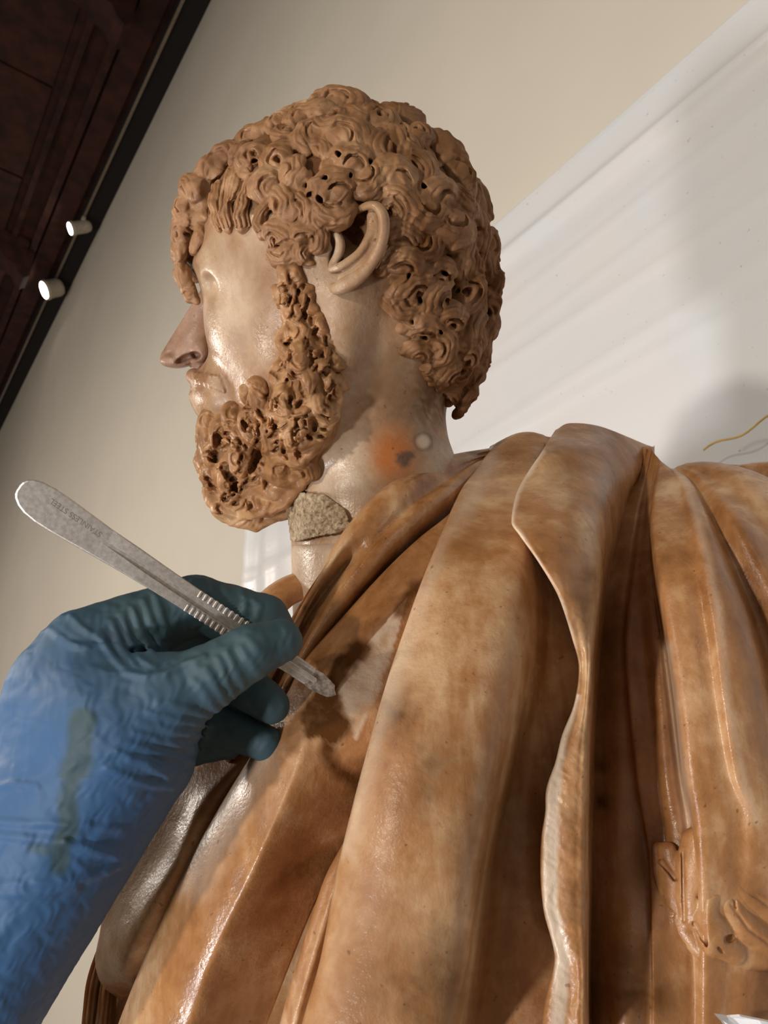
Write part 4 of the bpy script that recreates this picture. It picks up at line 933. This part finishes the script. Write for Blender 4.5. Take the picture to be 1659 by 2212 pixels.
# chest lobe at lower left and thin pleats under it
q1 = [(540,1550,-20),(440,1620,-14),(350,1690,-11),(310,1770,-9),(285,1830,-8),(250,1890,-8),(228,1950,-9),(216,2015,-12),(206,2080,-14),(222,2130,-18),(262,2160,-24)]
q2 = [(575,1570,-10),(490,1640,-7),(416,1710,-4),(376,1790,-3),(348,1850,-2),(304,1912,-1),(272,1970,0),(246,2028,0),(236,2080,-3),(246,2122,-10),(272,2152,-20)]
q3 = [(590,1580,-8),(515,1650,-4),(450,1720,0),(408,1800,2),(378,1870,4),(340,1935,6),(310,1995,7),(284,2052,6),(272,2094,1),(276,2128,-8),(290,2150,-19)]
q4 = [(605,1590,-11),(540,1660,-8),(484,1735,-5),(440,1815,-4),(408,1890,-3),(372,1965,-3),(345,2030,-4),(322,2085,-6),(308,2120,-10),(304,2140,-15),(308,2155,-22)]
q5 = [(620,1600,-20),(565,1675,-20),(515,1750,-20),(472,1830,-20),(440,1910,-20),(405,1990,-21),(380,2060,-22),(358,2115,-24),(345,2145,-26),(338,2160,-28),(335,2175,-30)]
loft('chest_fold', [shift(q1, 14, 0, -16), q1, q2, q3, q4, q5], None, 150, 9)
PL = [[(236,2000,-30),(212,2060,-30),(192,2120,-30),(182,2180,-30),(174,2240,-30),(168,2300,-30)], [(240,2000,-24),(216,2060,-23),(198,2120,-22),(190,2180,-22),(184,2240,-22),(180,2300,-22)],
      [(250,2005,-26),(228,2065,-28),(212,2125,-29),(206,2185,-29),(202,2245,-29),(198,2300,-29)], [(258,2005,-24),(238,2065,-24),(226,2130,-23),(220,2185,-21),(212,2245,-20),(206,2300,-20)],
      [(275,2010,-28),(256,2070,-29),(244,2130,-30),(238,2190,-30),(234,2245,-30),(230,2300,-30)], [(290,2010,-26),(275,2070,-26),(264,2135,-26),(262,2190,-24),(260,2245,-22),(258,2300,-22)],
      [(320,2010,-30),(310,2070,-31),(304,2135,-31),(302,2190,-31),(300,2245,-31),(300,2300,-31)]]
loft('thin_pleats', PL, None, 70, 8)

# carved ornament low on the shoulder: overlapping leaf forms with drilled eyes
ov = Vol((1380, 1770, -130), (1760, 2120, 60), 3)
def leaf(pts, r0, r1, w0, w1, vein=True):
    P = [(u, v, w0 + (w1-w0)*i/(len(pts)-1)) for i, (u, v) in enumerate(pts)]; n = len(P)
    rad = [r0*(0.55+0.45*math.sin(math.pi*(0.25+0.6*i/(n-1)))) if i < n-1 else r1 for i in range(n)]
    ov.path(P, rad, 6)
    if vein: ov.path([(u, v, w_ - q*0.95) for (u, v, w_), q in zip(P, rad)], 4, 3, cut=True)
ov.ell((1650, 1950, 8), (150, 150, 30), 10)
leaf([(1500,1815),(1492,1870),(1488,1930),(1490,1985)], 34, 20, -16, -8, False)
leaf([(1560,1800),(1548,1860),(1540,1920),(1530,1975)], 34, 24, -14, -20, False)
leaf([(1440,1840),(1450,1900),(1455,1960)], 26, 12, -2, -4, False)
leaf([(1600,1835),(1640,1870),(1700,1900)], 32, 26, -14, -14)
leaf([(1585,1890),(1630,1935),(1690,1980)], 34, 26, -14, -12)
leaf([(1580,1955),(1620,2010),(1680,2050)], 32, 24, -12, -10)
leaf([(1530,1990),(1550,2030),(1590,2060)], 42, 26, -10, -6, False)
leaf([(1590,1790),(1640,1805),(1700,1830)], 24, 22, -10, -10)
leaf([(1450,1960),(1475,2010),(1510,2060)], 20, 12, 2, 2, False)
leaf([(1420,1830),(1424,1880),(1430,1930)], 14, 8, 4, 4, False)
for pts, r in (([(1512,1938),(1540,1928),(1562,1922)],9), ([(1428,1862),(1446,1882),(1458,1898)],8), ([(1434,1960),(1450,1975)],8), ([(1574,2030),(1580,2026)],11), ([(1472,2040),(1474,2042)],9),
               ([(1456,2070),(1458,2072)],8), ([(1552,2048),(1560,2056)],5), ([(1520,1840),(1530,1830)],7), ([(1474,1840),(1476,1930),(1478,1990)],5), ([(1566,1850),(1574,1900),(1590,1960)],4), ([(1500,1995),(1520,2030),(1560,2075)],7)):
    ov.path([front(ov, u, v, -2, 0) for u, v in pts], r, 3, cut=True); ov.path([front(ov, u, v, 4, 10) for u, v in pts], r*0.8, 3, cut=True)
def orn_world(V): return cam_pt(V[:, 0], V[:, 1], base_depth(V[:, 0], V[:, 1]) + 0.0045 + 0.012*np.clip((1530-V[:, 0])/110, 0, 1) + V[:, 2]*0.62*0.280/FPX)
emit_vol('carved_ornament', ov, MARBLE, BUST, orn_world)

# solid body behind the folds, down to the plinth
def torso():
    V, Fc = [], []; n = 40
    rings = [(1.14, .10, .47, .20, .12), (1.22, .10, .47, .21, .125), (1.34, .10, .47, .215, .125), (1.44, .11, .475, .215, .115), (1.52, .115, .485, .21, .10), (1.58, .12, .50, .18, .085), (1.63, .11, .505, .12, .07), (1.655, .10, .50, .05, .04)]
    for z, cx, cy, rx, ry in rings:
        for k in range(n):
            a = 2*math.pi*k/n; V.append((cx + rx*math.cos(a), cy + ry*math.sin(a), z))
    for i in range(len(rings)-1):
        for k in range(n): Fc.append((i*n+k, i*n+(k+1) % n, (i+1)*n+(k+1) % n, (i+1)*n+k))
    Fc.append(tuple(range(n-1, -1, -1))); Fc.append(tuple(range((len(rings)-1)*n, len(rings)*n)))
    mesh_obj('torso', V, Fc, MARBLE, BUST, True, np.zeros((len(V), 4), f32))
torso()
ped = thing('plinth', 'plain grey stone plinth carrying the marble bust', 'plinth', (0.10, 0.47, 0.0))
for nm, hw, z0, z1 in (('base', .26, 0, .10), ('shaft', .20, .10, 1.06), ('cap', .25, 1.06, 1.14)):
    v, f = box_geo((0.10, 0.47, (z0+z1)/2), (RIGHT, np.array([0, 1.0, 0]), zup), (hw, hw*0.6, (z1-z0)/2)); mesh_obj(nm, v, f, STONE, ped, False)

# scrap of white paper tucked against the bust, bottom right
def scrap():
    pts = [(1546,2194),(1572,2198),(1600,2196),(1640,2204),(1700,2216),(1700,2300),(1560,2300),(1570,2225),(1556,2204)]
    d = float(base_depth(1600, 2220)) - 0.006
    top = [cam_pt(u, v, d + 0.002*math.sin(i*2.1)) for i, (u, v) in enumerate(pts)]; back = [p + FWD*0.0012 for p in top]; n = len(pts)
    Fc = [tuple(range(n)), tuple(range(2*n-1, n-1, -1))] + [(i, n+i, n+(i+1) % n, (i+1) % n) for i in range(n)]
    tag(mesh_obj('paper_scrap', np.array(top+back), Fc, PAPER, None, False), 'torn white paper scrap at the bottom right below the carved ornament', 'paper')
scrap()

# ------------------------------------------------------------------ the gloved hand
GD0 = 0.266
def hand_world(V): return cam_pt(V[:, 0], V[:, 1], GD0*(1 + V[:, 2]/FPX))
PERSON = thing('person', 'person out of frame reaching in with one blue gloved hand holding a scalpel', 'person', tuple(cam_pt(-150, 2300, GD0)))
gv = Vol((-260, 1215, -260), (690, 2330, 330), 3.5)
gv.cap((225, 1606, 20), (-84, 2118, 30), 197, 194, 10); gv.cap((-84, 2118, 30), (-205, 2310, 40), 194, 204, 10)
gv.ell((185, 1530, 20), (185, 180, 130), 60)
gv.cap((180, 1400, 20), (420, 1310, 78), 86, 68, 40)          # index
gv.cap((420, 1310, 78), (565, 1342, 76), 68, 60, 6); gv.cap((565, 1342, 76), (608, 1386, 48), 58, 46, 8)
gv.cap((230, 1570, -50), (330, 1520, -70), 150, 108, 60)      # thenar and thumb
gv.cap((330, 1520, -70), (440, 1468, -95), 100, 72, 30); gv.cap((440, 1468, -95), (545, 1408, -98), 72, 60, 10); gv.cap((545, 1408, -98), (606, 1384, -82), 60, 48, 10)
gv.cap((250, 1500, 110), (480, 1450, 115), 85, 60, 10); gv.cap((480, 1450, 115), (584, 1522, 75), 58, 42, 6)   # middle
gv.cap((280, 1560, 130), (450, 1555, 140), 80, 56, 10); gv.cap((450, 1555, 140), (574, 1606, 105), 54, 40, 6)  # ring
gv.cap((300, 1610, 150), (410, 1612, 160), 60, 44, 10); gv.cap((410, 1612, 160), (492, 1608, 150), 42, 32, 6)  # little
gv.cap((270, 1425, 95), (470, 1405, 125), 80, 62, 10)
gv.ell((330, 1640, 20), (78, 70, 110), 40)                     # heel of the hand
gv.cap((300, 1425, -60), (430, 1405, -30), 26, 34, 20, cut=True)
def gs(u, v, dw=0): return front(gv, u, v, dw, 0)
WR = [  # wrinkles of the glove: photo polylines, radius
 ([(262,1330),(278,1380),(298,1420),(330,1440)],4.5), ([(240,1345),(262,1400),(290,1440)],6), ([(286,1315),(305,1370),(325,1410)],4.5), ([(310,1300),(330,1350),(345,1400)],4.5), ([(215,1370),(240,1415),(275,1450)],5), ([(335,1290),(350,1340),(356,1390)],6),
 ([(270,1455),(330,1462),(400,1438),(440,1420)],6), ([(470,1425),(490,1470),(505,1505)],4.5), ([(490,1410),(510,1455),(525,1480)],4.5), ([(445,1445),(470,1490),(490,1520)],4.5), ([(520,1400),(540,1430),(556,1452)],6), ([(420,1470),(450,1510),(470,1535)],4.5),
 ([(340,1520),(400,1530),(455,1548)],6), ([(320,1540),(390,1555),(450,1570)],6), ([(300,1562),(380,1578),(440,1592)],7), ([(290,1585),(360,1600),(430,1620)],6), ([(260,1600),(340,1625),(415,1645)],7), ([(280,1640),(350,1660),(400,1670)],7), ([(250,1625),(320,1650),(380,1690)],6),
 ([(230,1660),(310,1690),(375,1700)],5), ([(0,1698),(30,1694),(80,1700)],6), ([(-40,1775),(60,1780),(150,1782),(260,1790)],6), ([(-40,1800),(60,1812),(140,1824),(220,1848)],6), ([(-40,1912),(80,1910),(170,1898),(250,1872),(290,1852)],10), ([(-40,1925),(70,1932),(160,1915)],6), ([(140,1820),(200,1835),(260,1852)],7),
 ([(520,1275),(530,1300),(526,1325)],4), ([(545,1295),(560,1310),(556,1335)],4), ([(440,1255),(450,1280)],5), ([(380,1262),(395,1300)],5), ([(150,1330),(180,1360),(215,1380)],4), ([(110,1360),(150,1390),(190,1400)],4)]
for pts, r in WR:
    q = cr([(u, v, 0) for u, v in pts], 9) if len(pts) > 2 else np.array([(u, v, 0) for u, v in pts])
    P = [gs(float(a), float(b), r*0.55) for a, b, _ in q]; n = len(P)
    gv.path(P, [r*(0.35+0.65*math.sin(math.pi*(i+0.6)/(n+0.2))) for i in range(n)], 14)
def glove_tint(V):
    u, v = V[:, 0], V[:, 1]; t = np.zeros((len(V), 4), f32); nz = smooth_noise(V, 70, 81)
    t[:, 0] = np.clip((u*0.75 - (v-1330)*0.9 + 165 + nz*40)/420, 0, 0.95)  # painted light: greyer teal towards the fingers and upper hand
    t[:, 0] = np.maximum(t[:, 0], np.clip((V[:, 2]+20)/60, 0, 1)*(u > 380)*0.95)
    t[:, 1] = 0.85*soft(seg_dist(u, v, [(180, 1560), (170, 1640), (148, 1720), (150, 1790), (135, 1810), (128, 1870)]) + nz*8, np.where(v < 1680, 30, 20), 9)
    t[:, 1] = np.maximum(t[:, 1], 0.7*soft(seg_dist(u, v, [(70, 1830), (120, 1840)]) + nz*6, 10, 8))
    return t
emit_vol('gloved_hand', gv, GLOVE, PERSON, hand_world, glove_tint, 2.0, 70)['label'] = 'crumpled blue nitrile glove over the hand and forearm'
v, f = tube_geo(hand_world(np.array([(-6, 2050, 30), (-70, 2150, 30), (-180, 2320, 40), (-420, 2650, 60)], float) + np.array([-70, 80, 10])), [0.031, 0.034, 0.037, 0.042], 32)
mesh_obj('sleeve', v, f, NAVY, PERSON)['label'] = 'dark navy sleeve cuff'

# ------------------------------------------------------------------ scalpel
A0 = np.array([40.0, 1052.0]); B0 = np.array([730.0, 1502.0]); AL = np.linalg.norm(B0-A0); AX = (B0-A0)/AL; NX = np.array([-AX[1], AX[0]])
def sc_pt(s, t, w_):      # s along, t across (px), w_ toward the camera (mm)
    q = A0 + AX*s + NX*t
    return cam_pt(q[0], q[1], 1/(1/0.2495 + (1/0.2800-1/0.2495)*s/AL) - w_*0.001)
SCAL = thing('scalpel', 'worn steel scalpel handle held in the blue glove, tip on the stained fold', 'scalpel', tuple(sc_pt(AL, 0, 0)))
def prism(name, outline, z0, z1, mat, parent, bev=0.0006):
    n = len(outline); V = [sc_pt(s, t, z1) for s, t in outline] + [sc_pt(s, t, z0) for s, t in outline]
    Fc = [tuple(range(n)), tuple(range(2*n-1, n-1, -1))] + [(i, n+i, n+(i+1) % n, (i+1) % n) for i in range(n)]
    o = mesh_obj(name, V, Fc, mat, parent, False)
    if bev:
        b = o.modifiers.new('bevel', 'BEVEL'); b.width = bev; b.segments = 2; b.limit_method = 'ANGLE'; b.angle_limit = 0.9
    return o
half = [(0, 6), (2, 16), (8, 25), (20, 34), (40, 41), (70, 44.5), (110, 44), (160, 41), (220, 37), (290, 33), (370, 30), (450, 28), (530, 27), (600, 26.5), (620, 26)]
half_up = [(s, -t*(0.92 if s < 250 else 1.0)) for s, t in half]
outline = half_up + [(s, t) for s, t in reversed(half)]
H = prism('handle', outline, -1.3, 1.3, STEEL, SCAL); sub(H, SCAL)
# raised rim either side of the long groove: the groove itself stays at the handle's level
def rim(t0s, name):
    V = []; n = len(t0s)
    for s, a, b, z in t0s: V += [sc_pt(s, a, 1.25), sc_pt(s, a, 1.25+z), sc_pt(s, b, 1.25+z), sc_pt(s, b, 1.25)]
    Fc = []
    for i in range(n-1):
        for k in range(3): Fc.append((i*4+k, (i+1)*4+k, (i+1)*4+k+1, i*4+k+1))
    Fc += [(0, 1, 2, 3), tuple(4*(n-1)+k for k in (3, 2, 1, 0))]
    o = mesh_obj(name, V, Fc, STEEL, H, False); b = o.modifiers.new('bevel', 'BEVEL'); b.width = 0.0004; b.segments = 3; return o
rim([(225, -33, -5, 0.05), (270, -31, -7, 0.5), (330, -29, -8.5, 0.9), (420, -27, -9, 1.0), (520, -25.5, -9, 1.0), (620, -25, -9, 1.0)], 'raised_edge')
rim([(215, 2, 34, 0.05), (270, 4, 31.5, 0.5), (330, 6.5, 29, 0.9), (420, 8, 27, 1.0), (520, 8.5, 25.5, 1.0), (620, 8.5, 25, 1.0)], 'raised_edge')
for k in range(13):
    s = 452 + k*13.2
    prism('grip_ridge', [(s, -28.5), (s+6.5, -28.5), (s+6.5, -12), (s, -12)], 2.0, 2.75, STEEL, H, 0.0003)
    if k < 10: prism('grip_ridge', [(s-8, 12), (s-1.5, 12), (s-1.5, 29), (s-8, 29)], 2.0, 2.75, STEEL, H, 0.0003)
# neck and blade fitting
prism('neck', [(615, -25), (680, -24), (752, -23), (756, -18), (756, 15), (750, 20), (690, 21), (650, 24), (615, 25)], -1.1, 1.1, STEEL, SCAL)
prism('blade_tang', [(640, -7), (765, -6), (770, 0), (765, 6), (640, 7)], 1.0, 2.0, STEEL, SCAL, 0.0003)
prism('blade_tang', [(640, -23), (745, -22), (745, -14), (640, -13)], 1.0, 1.7, STEEL, SCAL, 0.0003)
tv = []
tip_o = [(744, -20), (772, -23), (790, -19), (806, -15), (812, -6), (822, 2), (816, 11), (806, 16), (790, 19), (762, 22), (742, 18)]
prism('blade_stub', tip_o, -0.8, 1.0, STEEL_DIRTY, SCAL, 0.0003)['label'] = 'dirty snapped blade end'
# engraving
cu = bpy.data.curves.new('engraving', 'FONT'); cu.body = 'STAINLESS STEEL'; cu.size = 1.0; cu.align_x = 'LEFT'; cu.extrude = 0.0
to = bpy.data.objects.new('engraving_src', cu); COL.objects.link(to); bpy.context.view_layer.update()
me = bpy.data.meshes.new_from_object(to.evaluated_get(bpy.context.evaluated_depsgraph_get())); bpy.data.objects.remove(to)
co = np.zeros(len(me.vertices)*3, f32); me.vertices.foreach_get('co', co); co = co.reshape(-1, 3)
xl = co[:, 0].max(); st = (A0, )
e0 = np.array([222.0, 1152.0]); e1 = np.array([112.0, 1076.0]); ed = (e1-e0)/np.linalg.norm(e1-e0); eh = np.array([-ed[1], ed[0]])   # baseline runs up-left, letters upside down
ln = np.linalg.norm(e1-e0); Vt = []
for x, y, z in co:
    q = e0 + ed*(x/xl*ln) - eh*(y*17.0) if False else e0 + ed*(x/xl*ln) + np.array([ed[1], -ed[0]])*(y*17.0)
    s = (q-A0).dot(AX); t = (q-A0).dot(NX); Vt.append(sc_pt(s, t, 1.33))
mesh_obj('engraved_lettering', Vt, [tuple(p.vertices) for p in me.polygons], ENGRAVE, H, False)

for o in list(bpy.data.objects):
    if '_w' in o: del o['_w']
